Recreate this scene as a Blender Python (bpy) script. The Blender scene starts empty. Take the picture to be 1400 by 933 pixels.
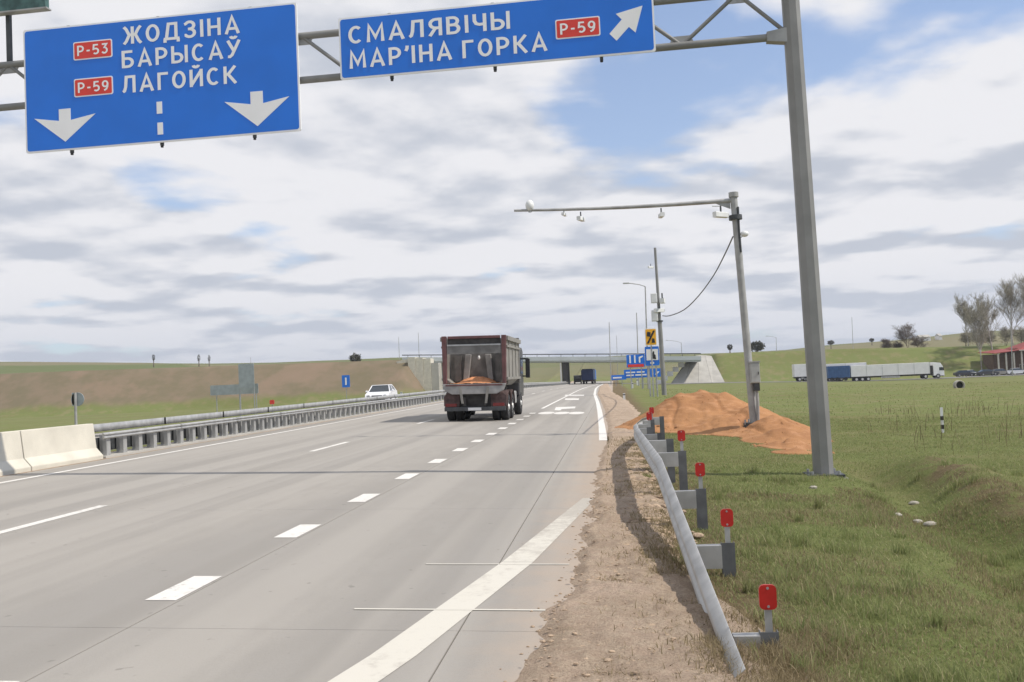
import bpy, math, random, bisect
import numpy as np
from mathutils import Vector, Matrix
random.seed(7); rng = np.random.default_rng(7)
C = bpy.context.scene.collection
sc = bpy.context.scene
R_ = math.radians
# ------------------------------------------------------------------ camera
F = 1280.0; H = 1.8; ROLL = .045; YAW = .1059; PITCH = .0387
Rc = Matrix.Rotation(YAW, 3, 'Z') @ Matrix.Rotation(math.pi/2+PITCH, 3, 'X') @ Matrix.Rotation(-ROLL, 3, 'Z')
cd = bpy.data.cameras.new('camera'); cam = bpy.data.objects.new('camera', cd); C.objects.link(cam)
cd.sensor_width = 36; cd.lens = F/1400*36; cd.clip_start = .1; cd.clip_end = 9000
cam.matrix_world = Matrix.Translation((0, 0, H)) @ Rc.to_4x4()
sc.camera = cam
# ------------------------------------------------------------------ light
SUN_EL, SUN_DIR = 50.0, Vector((1.0, -.14, 0)).normalized()       # horizontal direction towards the sun
EXPO = .32
sc.view_settings.view_transform = 'Standard'; sc.view_settings.look = 'None'
sc.view_settings.gamma = 1; sc.view_settings.exposure = EXPO
w = bpy.data.worlds.new('World'); sc.world = w; w.use_nodes = True
def sky_nodes():
    nt = w.node_tree; N = nt.nodes; L = nt.links; N.clear()
    out = N.new('ShaderNodeOutputWorld'); bg = N.new('ShaderNodeBackground'); bg.inputs[1].default_value = .1
    L.new(bg.outputs[0], out.inputs[0])
    sky = N.new('ShaderNodeTexSky'); sky.sky_type = 'NISHITA'; sky.sun_disc = False
    sky.sun_elevation = R_(SUN_EL); sky.sun_rotation = math.atan2(SUN_DIR.x, SUN_DIR.y)
    sky.air_density = 1.0; sky.dust_density = .6; sky.ozone_density = 1.0
    tc = N.new('ShaderNodeTexCoord'); sep = N.new('ShaderNodeSeparateXYZ'); L.new(tc.outputs['Generated'], sep.inputs[0])
    def m(op, a, b=None, c=None, clamp=False):
        n = N.new('ShaderNodeMath'); n.operation = op; n.use_clamp = clamp
        for i, v in enumerate((a, b, c)):
            if v is None: continue
            if isinstance(v, (int, float)): n.inputs[i].default_value = v
            else: L.new(v, n.inputs[i])
        return n.outputs[0]
    zz = m('MAXIMUM', sep.outputs[2], 0.0); den = m('ADD', zz, .15)
    X = m('DIVIDE', sep.outputs[0], den); Y = m('DIVIDE', sep.outputs[1], den)
    cb = N.new('ShaderNodeCombineXYZ'); L.new(X, cb.inputs[0]); L.new(Y, cb.inputs[1])
    def noise(scale, det, rough, off, dist=0, sx=1, sy=1):
        mp = N.new('ShaderNodeMapping'); L.new(cb.outputs[0], mp.inputs[0]); mp.inputs['Location'].default_value = off
        mp.inputs['Scale'].default_value = (sx, sy, 1)
        n = N.new('ShaderNodeTexNoise'); n.inputs['Scale'].default_value = scale; n.inputs['Detail'].default_value = det
        n.inputs['Roughness'].default_value = rough; n.inputs['Distortion'].default_value = dist
        L.new(mp.outputs[0], n.inputs['Vector']); return n.outputs[0]
    def ramp(v, a, b, o0=0., o1=1., smooth=True):
        n = N.new('ShaderNodeMapRange'); n.interpolation_type = 'SMOOTHSTEP' if smooth else 'LINEAR'
        L.new(v, n.inputs[0]); n.inputs[1].default_value = a; n.inputs[2].default_value = b
        n.inputs[3].default_value = o0; n.inputs[4].default_value = o1; return n.outputs[0]
    big = noise(CL['bs'], 8, .47, CL['boff'], .1)
    up = noise(CL['bs'], 8, .47, CL['boff'], .1, 1.045, 1.045)
    relief = m('SUBTRACT', big, up)
    # the deck thins out overhead and to the east, closes towards the horizon
    thin = m('ADD', ramp(sep.outputs[2], .1, .42, 0, .035), m('MULTIPLY', ramp(sep.outputs[0], -.14, .30), ramp(sep.outputs[2], .15, .27, 0, .17)))
    cov = m('SUBTRACT', big, thin)
    mask = ramp(cov, .275, .39)
    veil = ramp(noise(1.3, 6, .6, (8.1, 3.3, 0), .5), .35, .75, .0, .55)
    mask = m('MAXIMUM', mask, m('MULTIPLY', veil, ramp(cov, .26, .44)))
    # brightness of the clouds: thick middles grey-blue, edges and tops white
    tone = noise(1.6, 7, .5, (2.7, 9.4, 0), .15)
    fine = noise(4.6, 6, .5, (1.7, 5.4, 0), .15)
    tt = m('ADD', m('MULTIPLY', tone, .72), m('MULTIPLY', fine, .28))
    tt = m('ADD', m('ADD', tt, m('MULTIPLY', relief, 1.6)), m('SUBTRACT', .05, ramp(cov, .42, .72, 0, .13)))
    tv = ramp(tt, .33, .60)
    mixc = N.new('ShaderNodeMix'); mixc.data_type = 'RGBA'; L.new(tv, mixc.inputs['Factor'])
    mixc.inputs['A'].default_value = CL['grey']; mixc.inputs['B'].default_value = CL['white']
    lo = N.new('ShaderNodeMix'); lo.data_type = 'RGBA'; L.new(ramp(sep.outputs[2], .0, .12, 0.45, 0), lo.inputs['Factor'])
    L.new(mixc.outputs['Result'], lo.inputs['A']); lo.inputs['B'].default_value = CL['hor']
    gain = N.new('ShaderNodeMix'); gain.data_type = 'RGBA'; gain.blend_type = 'MULTIPLY'; gain.inputs['Factor'].default_value = 1
    L.new(sky.outputs[0], gain.inputs['A']); gain.inputs['B'].default_value = CL['blue']
    hz = N.new('ShaderNodeMix'); hz.data_type = 'RGBA'; L.new(ramp(sep.outputs[2], .0, .5, .5, .26), hz.inputs['Factor'])
    L.new(gain.outputs['Result'], hz.inputs['A']); hz.inputs['B'].default_value = CL['hor']
    fin = N.new('ShaderNodeMix'); fin.data_type = 'RGBA'; L.new(mask, fin.inputs['Factor'])
    L.new(hz.outputs['Result'], fin.inputs['A']); L.new(lo.outputs['Result'], fin.inputs['B'])
    L.new(fin.outputs['Result'], bg.inputs[0])
CL = dict(bs=1.5, boff=(2.2, 7.4, 0), grey=(4.45, 4.75, 5.4, 1), white=(6.95, 6.95, 7.2, 1), hor=(4.5, 4.95, 5.9, 1), blue=(1.0, 1.15, 1.35, 1))
sky_nodes()
sd = bpy.data.lights.new('sun', 'SUN'); sd.energy = 3.4; sd.angle = R_(.5); sd.color = (1, .93, .83)
so = bpy.data.objects.new('sun', sd); C.objects.link(so)
sv = Vector((SUN_DIR.x*math.cos(R_(SUN_EL)), SUN_DIR.y*math.cos(R_(SUN_EL)), math.sin(R_(SUN_EL))))
so.rotation_euler = sv.to_track_quat('Z', 'Y').to_euler(); so.location = (30, -5, 40)

# ------------------------------------------------------------------ helpers
def ray(px, py): return (Rc @ Vector(((px-700)/F, (466.5-py)/F, -1))).normalized()
def at_y(px, py, y):
    d = ray(px, py); return Vector((0, 0, H)) + d*(y/d.y)
def sst(a, b, x):
    t = np.clip((np.asarray(x, float)-a)/(b-a), 0, 1); return t*t*(3-2*t)
def lin(a, b, x): return np.clip((np.asarray(x, float)-a)/(b-a), 0, 1)
CS = .025
def zr(y): return -.85*sst(90, 240, y)
SX = np.array([-900, -60, -26, -22.5, -12.4, 0, 1.2, 3.0, 5.0, 9, 14, 900.])
SZ = np.array([-1.2, -1.2, -1.0, .22, .31, 0, -.04, -.10, -.2, -.32, -.35, -.35])
HPX = np.array([-600, 0, 300, 560, 700, 860, 960, 1060, 1130, 1200, 1300, 1400, 1800.])
HPY = np.array([499, 494, 496, 491, 492, 487, 484, 480, 471, 466, 457, 455, 450.])
def smooth_noise(x, y, s, seed=0):
    x = np.asarray(x, float)/s; y = np.asarray(y, float)/s
    return (np.sin(x*1.3+seed)*np.cos(y*1.1-seed*1.7)+.5*np.sin(x*2.7+y*1.9+seed*3)+.25*np.sin(x*5.1-y*4.3+seed*5))/1.75
def lattice(x, y, s, seed=0):                                     # value noise
    x = np.asarray(x, float)/s; y = np.asarray(y, float)/s
    xi = np.floor(x); yi = np.floor(y); fx = x-xi; fy = y-yi; fx = fx*fx*(3-2*fx); fy = fy*fy*(3-2*fy)
    def h(a, b):
        v = np.sin(a*127.1+b*311.7+seed*74.7)*43758.5453; return v-np.floor(v)
    return (h(xi, yi)*(1-fx)+h(xi+1, yi)*fx)*(1-fy)+(h(xi, yi+1)*(1-fx)+h(xi+1, yi+1)*fx)*fy
def G(x, y):
    x = np.asarray(x, float); y = np.asarray(y, float)
    z = np.interp(x, SX, SZ) + zr(y)
    right = lin(0, 3, x); left = lin(-24, -30, x)
    z = z - right*1.35*sst(10, 70, x+.0*y)*sst(40, 170, y) - .35*right*sst(2, 14, x)*sst(20, 60, y)
    z = z - left*.5*sst(30, 120, y)
    # ditch and spoil bank right of the foreground grass
    al = sst(5, 9, y)*(1-sst(17, 21, y)); cx = 3.75+.11*(y-9)+.12*np.sin(y*1.3)
    z = z - al*.34*np.exp(-((x-cx)/.55)**2)
    z = z + al*.20*np.exp(-((x-cx-1.05)/.5)**2)*(1+.35*smooth_noise(x, y, .35, 2))
    near = 1-sst(30, 60, np.hypot(x, y))
    z = z + right*lin(.9, 2.2, x)*near*(.05*smooth_noise(x, y, 1.7, 1)+.02*smooth_noise(x, y, .6, 4))
    z = z + lin(4, 30, x)*.12*smooth_noise(x, y, 9, 3)*(1-sst(150, 190, y))
    # hills far away, given by where their skyline stands
    yy = np.maximum(y, 1.0); pxh = 838+F*x/yy; pxh = np.where(y < 1, np.where(x < 0, -600, 1800), pxh)
    spx = np.interp(pxh, HPX, HPY); zs = H+(510-ROLL*(np.clip(pxh, -600, 1800)-838)-spx)/F*620 + 1.5*smooth_noise(x, y, 90, 6)
    f = sst(275, 620, y); z = z*(1-f)+zs*f
    # embankment of the crossing road
    hl = np.interp(x, [-400, -150, -50, -46], [10.5, 8.6, 7.3, 7.3]); hr = np.interp(x, [22, 60, 140], [5.6, 5.3, 3.0])
    ty = y+3*smooth_noise(x, y, 25, 2)*lin(-50, -80, x)
    bl = np.minimum(lin(208, 225, ty), 1-lin(241, 258, y))*lin(-44, -49, x)
    br = np.minimum(lin(235, 249, y), 1-lin(262, 285, y))*lin(19, 27, x)
    z = np.maximum(z, z*(1-bl)+hl*bl); z = np.maximum(z, z*(1-br)+hr*br*(1-sst(100, 150, x))+z*br*sst(100, 150, x))
    return z
def g1(x, y): return float(G(x, y))
def gp(px, py, dz=0):                                              # where the sight line through a pixel meets the ground
    d = ray(px, py); o = Vector((0, 0, H)); t = 1.0
    while t < 2500:
        p = o+d*t
        if p.z < g1(p.x, p.y)+dz: break
        t *= 1.01
    a, b = t/1.01, t
    for _ in range(30):
        m_ = (a+b)/2; p = o+d*m_
        if p.z < g1(p.x, p.y)+dz: b = m_
        else: a = m_
    return o+d*b

def link(o, parent=None):
    C.objects.link(o)
    if parent: o.parent = parent
    return o
def tag(o, label=None, cat=None, group=None, kind=None):
    if label: o['label'] = label
    if cat: o['category'] = cat
    if group: o['group'] = group
    if kind: o['kind'] = kind
    return o
def empty(name, loc, rz=0):
    o = bpy.data.objects.new(name, None); o.location = loc; o.rotation_euler = (0, 0, rz); o.empty_display_size = .2
    return link(o)
def kids(o): return [c for c in bpy.data.objects if c.parent == o]
def copy_tree(o, parent=None):
    c = o.copy(); link(c); c.parent = parent
    for ch in kids(o): copy_tree(ch, c)
    return c
class Fr:                                                          # a frame: origin, right, up, out
    def __init__(s, o, r=(1, 0, 0), u=(0, 0, 1)):
        s.o = Vector(o); s.r = Vector(r).normalized(); s.u = Vector(u).normalized(); s.n = s.r.cross(s.u).normalized()
    def p(s, a, b, c=0): return s.o+s.r*a+s.u*b+s.n*c
class MB:
    def __init__(s, org=(0, 0, 0)): s.v = []; s.f = []; s.sm = []; s.org = Vector(org)
    def face(s, pts, sm=False):
        i = len(s.v); s.v += [Vector(p) for p in pts]; s.f.append(tuple(range(i, i+len(pts)))); s.sm.append(sm)
    def grid(s, rows, closed=False, sm=True):
        i = len(s.v); n = len(rows[0])
        for r in rows: s.v += [Vector(p) for p in r]
        for a in range(len(rows)-1):
            for b in range(n if closed else n-1):
                b2 = (b+1) % n
                s.f.append((i+a*n+b, i+a*n+b2, i+(a+1)*n+b2, i+(a+1)*n+b)); s.sm.append(sm)
    def prism(s, poly, a, b, fr=None, sm=False):                   # poly of (x,y) in frame, from depth a to b
        fr = fr or Fr((0, 0, 0), (1, 0, 0), (0, 1, 0))
        lo = [fr.p(x, y, a) for x, y in poly]; hi = [fr.p(x, y, b) for x, y in poly]
        i = len(s.v); n = len(poly); s.v += lo+hi
        s.f.append(tuple(i+k for k in reversed(range(n)))); s.f.append(tuple(i+n+k for k in range(n))); s.sm += [False, False]
        for k in range(n):
            k2 = (k+1) % n; s.f.append((i+k, i+k2, i+n+k2, i+n+k)); s.sm.append(sm)
        return s
    def box(s, x0, x1, y0, y1, z0, z1):
        return s.prism([(x0, y0), (x1, y0), (x1, y1), (x0, y1)], z0, z1)
    def obox(s, fr, a0, a1, b0, b1, c0, c1): return s.prism([(a0, b0), (a1, b0), (a1, b1), (a0, b1)], c0, c1, fr)
    def cyl(s, p, q, r0, r1=None, n=12, caps=True, sm=True, rot=0):
        p = Vector(p); q = Vector(q); r1 = r0 if r1 is None else r1
        d = (q-p).normalized(); a = d.orthogonal().normalized() if abs(d.z) < .9 else (Vector((1, 0, 0))-d*d.x).normalized()
        b = d.cross(a); rows = []
        for c_, r in ((p, r0), (q, r1)):
            rows.append([c_+(a*math.cos(rot+2*math.pi*k/n)+b*math.sin(rot+2*math.pi*k/n))*r for k in range(n)])
        s.grid(rows, True, sm)
        if caps: s.face(list(reversed(rows[0]))); s.face(rows[1])
        return s
    def tube(s, pts, r, n=8, r1=None):
        pts = [Vector(p) for p in pts]; rows = []; m = len(pts)
        for i, p in enumerate(pts):
            d = (pts[min(i+1, m-1)]-pts[max(i-1, 0)]).normalized()
            a = d.cross(Vector((0, 0, 1))); a = a.normalized() if a.length > .05 else Vector((1, 0, 0))
            b = d.cross(a).normalized(); rr = r if r1 is None else r+(r1-r)*i/(m-1)
            rows.append([p+(a*math.cos(2*math.pi*k/n)+b*math.sin(2*math.pi*k/n))*rr for k in range(n)])
        s.grid(rows, True, True); s.face(list(reversed(rows[0]))); s.face(rows[-1]); return s
    def ball(s, c, rx, ry, rz, nu=12, nv=8, half=False):
        rows = []
        for j in range(nv+1):
            t = (math.pi/2 if half else math.pi)*j/nv
            rows.append([(c[0]+rx*math.sin(t)*math.cos(2*math.pi*k/nu), c[1]+ry*math.sin(t)*math.sin(2*math.pi*k/nu), c[2]+rz*math.cos(t)) for k in range(nu)])
        s.grid([list(reversed(r)) for r in rows], True, True); return s
    def mesh(s, name, mt):
        me = bpy.data.meshes.new(name); me.from_pydata([tuple(v-s.org) for v in s.v], [], s.f)
        me.polygons.foreach_set('use_smooth', s.sm); me.materials.append(mt); me.validate(); me.update(); return me
    def build(s, name, mt, parent=None, bevel=0):
        o = link(bpy.data.objects.new(name, s.mesh(name, mt)), parent)
        if bevel:
            b = o.modifiers.new('bevel', 'BEVEL'); b.width = bevel; b.segments = 2; b.limit_method = 'ANGLE'; b.angle_limit = R_(40)
        return o
def sh(name, me, parent=None, loc=(0, 0, 0)):                     # another object on shared mesh data
    o = bpy.data.objects.new(name, me); o.location = loc; return link(o, parent)

# ------------------------------------------------------------------ materials
def mat(name, col, rough=.6, metal=0, var=.12, scale=6, col2=None, bump=0, bscale=60, sy=1, coord='Object', spec=.5, detail=5):
    m = bpy.data.materials.new(name); m.use_nodes = True; nt = m.node_tree; N = nt.nodes; L = nt.links
    b = N['Principled BSDF']; b.inputs['Roughness'].default_value = rough; b.inputs['Metallic'].default_value = metal
    b.inputs['Specular IOR Level'].default_value = spec
    tc = N.new('ShaderNodeTexCoord'); mp = N.new('ShaderNodeMapping'); mp.inputs['Scale'].default_value = (1, sy, 1)
    L.new(tc.outputs[coord], mp.inputs[0])
    n = N.new('ShaderNodeTexNoise'); n.inputs['Scale'].default_value = scale; n.inputs['Detail'].default_value = detail; L.new(mp.outputs[0], n.inputs['Vector'])
    r = N.new('ShaderNodeValToRGB'); L.new(n.outputs[0], r.inputs[0])
    c1 = tuple(max(0, c*(1-var)) for c in col); c2 = tuple(min(1, c*(1+var)) for c in col) if col2 is None else col2
    r.color_ramp.elements[0].position = .35; r.color_ramp.elements[1].position = .65
    r.color_ramp.elements[0].color = (*c1, 1); r.color_ramp.elements[1].color = (*c2, 1); L.new(r.outputs[0], b.inputs['Base Color'])
    if bump:
        n2 = N.new('ShaderNodeTexNoise'); n2.inputs['Scale'].default_value = bscale; n2.inputs['Detail'].default_value = 6
        L.new(tc.outputs[coord], n2.inputs['Vector'])
        bp = N.new('ShaderNodeBump'); bp.inputs['Strength'].default_value = bump; bp.inputs['Distance'].default_value = .02
        L.new(n2.outputs[0], bp.inputs['Height']); L.new(bp.outputs[0], b.inputs['Normal'])
    return m
class NT:                                                          # small node-graph writer for the larger surfaces
    def __init__(s, name):
        s.m = bpy.data.materials.new(name); s.m.use_nodes = True; s.N = s.m.node_tree.nodes; s.L = s.m.node_tree.links
        s.b = s.N['Principled BSDF']; s.geo = s.N.new('ShaderNodeNewGeometry'); s.pos = s.geo.outputs['Position']
        s.sep = s.N.new('ShaderNodeSeparateXYZ'); s.L.new(s.pos, s.sep.inputs[0])
    def noise(s, scale, det=5, rough=.55, sc_=(1, 1, 1), off=(0, 0, 0), dist=0, col=False):
        mp = s.N.new('ShaderNodeMapping'); mp.inputs['Scale'].default_value = sc_; mp.inputs['Location'].default_value = off; s.L.new(s.pos, mp.inputs[0])
        n = s.N.new('ShaderNodeTexNoise'); n.inputs['Scale'].default_value = scale; n.inputs['Detail'].default_value = det
        n.inputs['Roughness'].default_value = rough; n.inputs['Distortion'].default_value = dist; s.L.new(mp.outputs[0], n.inputs['Vector']); return n.outputs[0]
    def _in(s, sock, v):
        if isinstance(v, (int, float)): sock.default_value = v
        elif isinstance(v, tuple): sock.default_value = v if len(v) == 4 else (*v, 1)
        else: s.L.new(v, sock)
    def m_(s, op, a, b=0, clamp=False):
        n = s.N.new('ShaderNodeMath'); n.operation = op; n.use_clamp = clamp; s._in(n.inputs[0], a); s._in(n.inputs[1], b); return n.outputs[0]
    def rmp(s, v, a, b, o0=0, o1=1):
        n = s.N.new('ShaderNodeMapRange'); n.interpolation_type = 'SMOOTHSTEP'; s._in(n.inputs[0], v)
        for i, q in zip((1, 2, 3, 4), (a, b, o0, o1)): n.inputs[i].default_value = q
        return n.outputs[0]
    def mix(s, f, a, b, mode='MIX'):
        n = s.N.new('ShaderNodeMix'); n.data_type = 'RGBA'; n.blend_type = mode; s._in(n.inputs['Factor'], f); s._in(n.inputs['A'], a); s._in(n.inputs['B'], b); return n.outputs['Result']
    def bump(s, h, st=.5, d=.02):
        n = s.N.new('ShaderNodeBump'); n.inputs['Strength'].default_value = st; n.inputs['Distance'].default_value = d
        s._in(n.inputs['Height'], h); s.L.new(n.outputs[0], s.b.inputs['Normal'])
    def out(s, col, rough=.9, spec=.2):
        s._in(s.b.inputs['Base Color'], col); s._in(s.b.inputs['Roughness'], rough); s.b.inputs['Specular IOR Level'].default_value = spec; return s.m
def road_mat(name, base, second):
    t = NT(name)
    a = t.noise(.35, 4, .5, (1.6, .12, 1)); b = t.noise(3.0, 6, .6, (1, .35, 1)); c = t.noise(55, 4, .7)
    c0 = t.mix(t.rmp(a, .35, .65), base, second)
    c1 = t.mix(t.rmp(b, .40, .62, 0, .32), c0, tuple(v*.80 for v in base[:3]))
    c2 = t.mix(t.rmp(c, .40, .66, 0, .28), c1, tuple(v*.72 for v in base[:3]))
    trk = t.noise(1.0, 3, .5, (1.15, .006, 1), (5, 0, 0))                     # long wheel tracks worn along the lanes
    c3 = t.mix(t.rmp(trk, .44, .60, 0, .55), c2, tuple(v*1.14 for v in base[:3]))
    dk = t.noise(1.0, 4, .6, (.9, .01, 1), (2, 8, 0)); c3 = t.mix(t.rmp(dk, .50, .64, 0, .35), c3, tuple(v*.74 for v in base[:3]))
    sp = t.noise(7, 2, .5, off=(9, 2, 0)); c4 = t.mix(t.rmp(sp, .70, .76, 0, .5), c3, tuple(v*.45 for v in base[:3]))
    du = t.rmp(t.m_('ADD', t.sep.outputs[0], t.m_('MULTIPLY', t.noise(2.5, 6, .7), .9)), -.75, .25, 0, .7)      # sand blown over the slab edge
    c4 = t.mix(du, c4, (.40, .31, .235))
    h = t.m_('ADD', c, t.m_('MULTIPLY', b, .4)); t.bump(h, .35, .006)
    return t.out(c4, .82, .35)
M = {}
M['road'] = road_mat('pale_concrete_road', (.322, .301, .270), (.275, .259, .236))
M['base'] = mat('road_joint_fill', (.09, .085, .08), .95, var=.3, scale=8)
def paint_mat():
    t = NT('worn_white_road_paint'); n = t.noise(14, 6, .7); n2 = t.noise(90, 3, .7); b = t.noise(1.2, 4, .6, (1, .5, 1))
    v = t.m_('ADD', t.m_('MULTIPLY', n, .55), t.m_('ADD', t.m_('MULTIPLY', n2, .25), t.m_('MULTIPLY', b, .3)))
    return t.out(t.mix(t.rmp(v, .56, .70, 0, .75), (.66, .64, .60), (.34, .32, .29)), .7, .3)
M['paint'] = paint_mat()
def faded():
    t = NT('faded_white_road_paint'); n = t.noise(9, 6, .75); b = t.noise(1.0, 4, .6)
    v = t.m_('ADD', t.m_('MULTIPLY', n, .6), t.m_('MULTIPLY', b, .5)); far = t.rmp(t.sep.outputs[1], 8, 13.5, 0, .24)
    return t.out(t.mix(t.rmp(t.m_('ADD', v, far), .54, .78, .06, .80), (.58, .555, .49), (.35, .32, .28)), .8, .3)
M['faded'] = faded()
def gravel_mat():
    t = NT('sandy_gravel_verge'); a = t.noise(1.1, 6, .6); b = t.noise(9, 6, .7); c = t.noise(60, 4, .8); d = t.noise(2.4, 5, .65, off=(4, 4, 0))
    c0 = t.mix(t.rmp(a, .35, .62), (.45, .345, .265), (.355, .27, .20)); c1 = t.mix(t.rmp(b, .42, .62, 0, .55), c0, (.48, .39, .29))
    c2 = t.mix(t.rmp(c, .45, .62, 0, .6), c1, (.20, .15, .11)); c3 = t.mix(t.rmp(d, .58, .72, 0, .45), c2, (.20, .17, .10))
    t.bump(t.m_('ADD', b, t.m_('MULTIPLY', c, .7)), .9, .03); return t.out(c3, .95, .15)
M['gravel'] = gravel_mat()
def ground_mat():
    t = NT('spring_grass_ground')
    big = t.noise(.035, 6, .6); mid = t.noise(.45, 6, .62); fine = t.noise(11, 5, .7); vf = t.noise(70, 4, .75); st = t.noise(.09, 6, .6, (.35, 2.2, 1))
    green = t.mix(t.rmp(fine, .35, .65), (.120, .155, .046), (.175, .198, .070))
    dry = t.mix(t.rmp(fine, .4, .6), (.27, .225, .13), (.21, .18, .095))
    c = t.mix(t.rmp(mid, .46, .66, .05, .62), green, dry); c = t.mix(t.rmp(big, .42, .66, 0, .40), c, (.135, .125, .050))
    c = t.mix(t.rmp(st, .50, .68, 0, .38), c, (.17, .135, .07))
    soil = t.mix(t.rmp(fine, .35, .65), (.19, .135, .085), (.115, .08, .05))
    x, y, z = t.sep.outputs
    xd = t.m_('SUBTRACT', x, t.m_('MULTIPLY', t.m_('SUBTRACT', y, 9), .11))
    near = t.m_('MULTIPLY', t.rmp(xd, 4.15, 4.5), t.m_('MULTIPLY', t.rmp(xd, 4.8, 5.2, 1, 0), t.m_('MULTIPLY', t.rmp(y, 7, 9), t.rmp(y, 17, 20, 1, 0))))
    c = t.mix(t.m_('MULTIPLY', near, t.rmp(t.noise(1.6, 6, .7), .42, .56, 0, .8)), c, soil)
    # strip beside the shoulder, thin grass on soil
    e = t.m_('ADD', x, t.m_('MULTIPLY', t.noise(1.5, 5, .7), 1.2)); c = t.mix(t.m_('MULTIPLY', t.rmp(e, 1.5, 2.5, .85, 0), t.rmp(x, -.9, -.7)), c, soil)
    # bare earth on the left bank, and its grassy foot
    bk = t.m_('MULTIPLY', t.rmp(x, -46, -42, 1, 0), t.m_('MULTIPLY', t.rmp(y, 205, 212), t.rmp(y, 232, 236, 1, 0)))
    hh = t.m_('ADD', z, t.m_('MULTIPLY', t.noise(.09, 6, .6, (1, .6, 1)), 4.0))
    bare = t.mix(t.rmp(t.noise(.18, 6, .65), .36, .62), (.205, .160, .110), (.165, .140, .088))
    bare = t.mix(t.rmp(t.noise(.07, 4, .6, off=(6, 1, 0)), .50, .62, 0, .6), bare, (.25, .180, .130))
    c = t.mix(t.m_('MULTIPLY', bk, t.rmp(hh, .9, 2.7)), c, bare)
    # far hill fields
    fa = t.rmp(y, 300, 420); patch = t.N.new('ShaderNodeTexVoronoi'); patch.inputs['Scale'].default_value = .011
    mp = t.N.new('ShaderNodeMapping'); mp.inputs['Scale'].default_value = (.5, 1.4, 1); t.L.new(t.pos, mp.inputs[0]); t.L.new(mp.outputs[0], patch.inputs['Vector'])
    sepc = t.N.new('ShaderNodeSeparateColor'); t.L.new(patch.outputs['Color'], sepc.inputs[0])
    fc = t.mix(t.rmp(sepc.outputs[0], .3, .8), (.14, .145, .07), (.19, .165, .10)); fc = t.mix(t.rmp(sepc.outputs[1], .55, .9, 0, .7), fc, (.085, .12, .035))
    c = t.mix(t.m_('MULTIPLY', fa, .8), c, fc)
    c = t.mix(t.m_('MULTIPLY', t.rmp(vf, .42, .66, 0, .22), t.rmp(y, 12, 40, 1, .2)), c, (.07, .07, .03))
    t.bump(t.m_('ADD', fine, t.m_('MULTIPLY', vf, .5)), .8, .05)
    return t.out(c, .95, .1)
M['ground'] = ground_mat()
M['dirtroad'] = mat('worn_grey_asphalt', (.19, .185, .18), .9, var=.15, scale=.6, bump=.2, bscale=30)
M['galv'] = mat('galvanised_steel', (.40, .41, .42), .48, .75, .14, 5, bump=.05, bscale=25)
M['galvdull'] = mat('weathered_zinc_steel', (.36, .36, .355), .62, .35, .16, 3, bump=.08, bscale=18)
M['polegrey'] = mat('zinc_coated_mast_steel', (.235, .235, .23), .6, .2, .13, 1.5, sy=1, bump=.03, bscale=12)
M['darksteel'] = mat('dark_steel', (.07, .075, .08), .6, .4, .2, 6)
M['postgrey'] = mat('dull_dark_zinc_post', (.13, .135, .14), .6, .3, .2, 6)
M['railmetal'] = mat('galvanised_rail', (.41, .41, .40), .5, .4, .16, 4, bump=.06, bscale=30)
M['blue'] = mat('blue_sign_sheeting', (.006, .165, .70), .38, 0, .05, 1.2, spec=.5)
M['white'] = mat('white_sign_sheeting', (.86, .86, .86), .4, 0, .02, 3)
M['signred'] = mat('red_sign_sheeting', (.72, .045, .03), .4, 0, .04, 4)
M['teal'] = mat('teal_grey_sign_back', (.055, .12, .115), .6, .1, .35, 6, detail=8)
M['reflector'] = mat('red_reflector', (.46, .018, .014), .35, 0, .12, 8)
M['conc'] = mat('pale_barrier_concrete', (.56, .53, .45), .9, 0, .08, 1.6, bump=.25, bscale=28)
M['concgrey'] = mat('grey_abutment_concrete', (.40, .385, .35), .9, 0, .10, .5, bump=.2, bscale=6)
M['deck'] = mat('bridge_deck_paint', (.50, .54, .54), .7, 0, .06, .3)
M['sand'] = None
M['rubber'] = mat('tyre_rubber', (.022, .022, .024), .85, 0, .3, 8)
M['hub'] = mat('wheel_hub_paint', (.55, .55, .54), .5, .2, .15, 9)
M['black'] = mat('matt_black_plastic', (.02, .02, .022), .6, 0, .2, 8)
M['glass'] = mat('dark_glass', (.02, .03, .04), .12, 0, .1, 3, spec=.8)
M['carwhite'] = mat('white_car_paint', (.82, .83, .85), .25, 0, .02, 2)
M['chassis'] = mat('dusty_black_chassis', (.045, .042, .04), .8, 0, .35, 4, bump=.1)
M['maroon'] = mat('dusty_maroon_paint', (.125, .055, .055), .7, 0, .22, 3, bump=.03)
M['bodygrey'] = mat('dusty_grey_body_steel', (.24, .23, .21), .6, .15, .15, 2.2, bump=.08, bscale=14)
M['innerlight'] = mat('worn_inner_steel', (.30, .295, .29), .6, .1, .2, 3, bump=.1)
M['innergrey'] = mat('scratched_inner_steel', (.17, .166, .16), .6, .1, .25, 2.6, bump=.1)
M['cabgrey'] = mat('dark_cab_paint', (.05, .05, .055), .4, 0, .15, 3)
M['mudflap'] = mat('dirty_mudguard', (.085, .055, .052), .85, 0, .35, 5)
M['lamp'] = mat('red_tail_lens', (.16, .015, .015), .3, 0, .1, 5)
M['orange'] = mat('orange_sand_load', (.55, .24, .11), .95, 0, .2, 5, bump=.5, bscale=30)
M['bluetarp'] = mat('blue_trailer_tarpaulin', (.035, .07, .24), .55, 0, .12, 2)
M['bluecont'] = mat('blue_container_paint', (.035, .10, .25), .55, 0, .12, 2)
M['trailwhite'] = mat('white_trailer_sheet', (.72, .72, .72), .5, 0, .04, 1)
M['yellow'] = mat('yellow_sign_sheeting', (.85, .42, .01), .4, 0, .06, 5)
M['boxwhite'] = mat('white_equipment_plastic', (.70, .71, .71), .5, 0, .05, 4)
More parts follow.
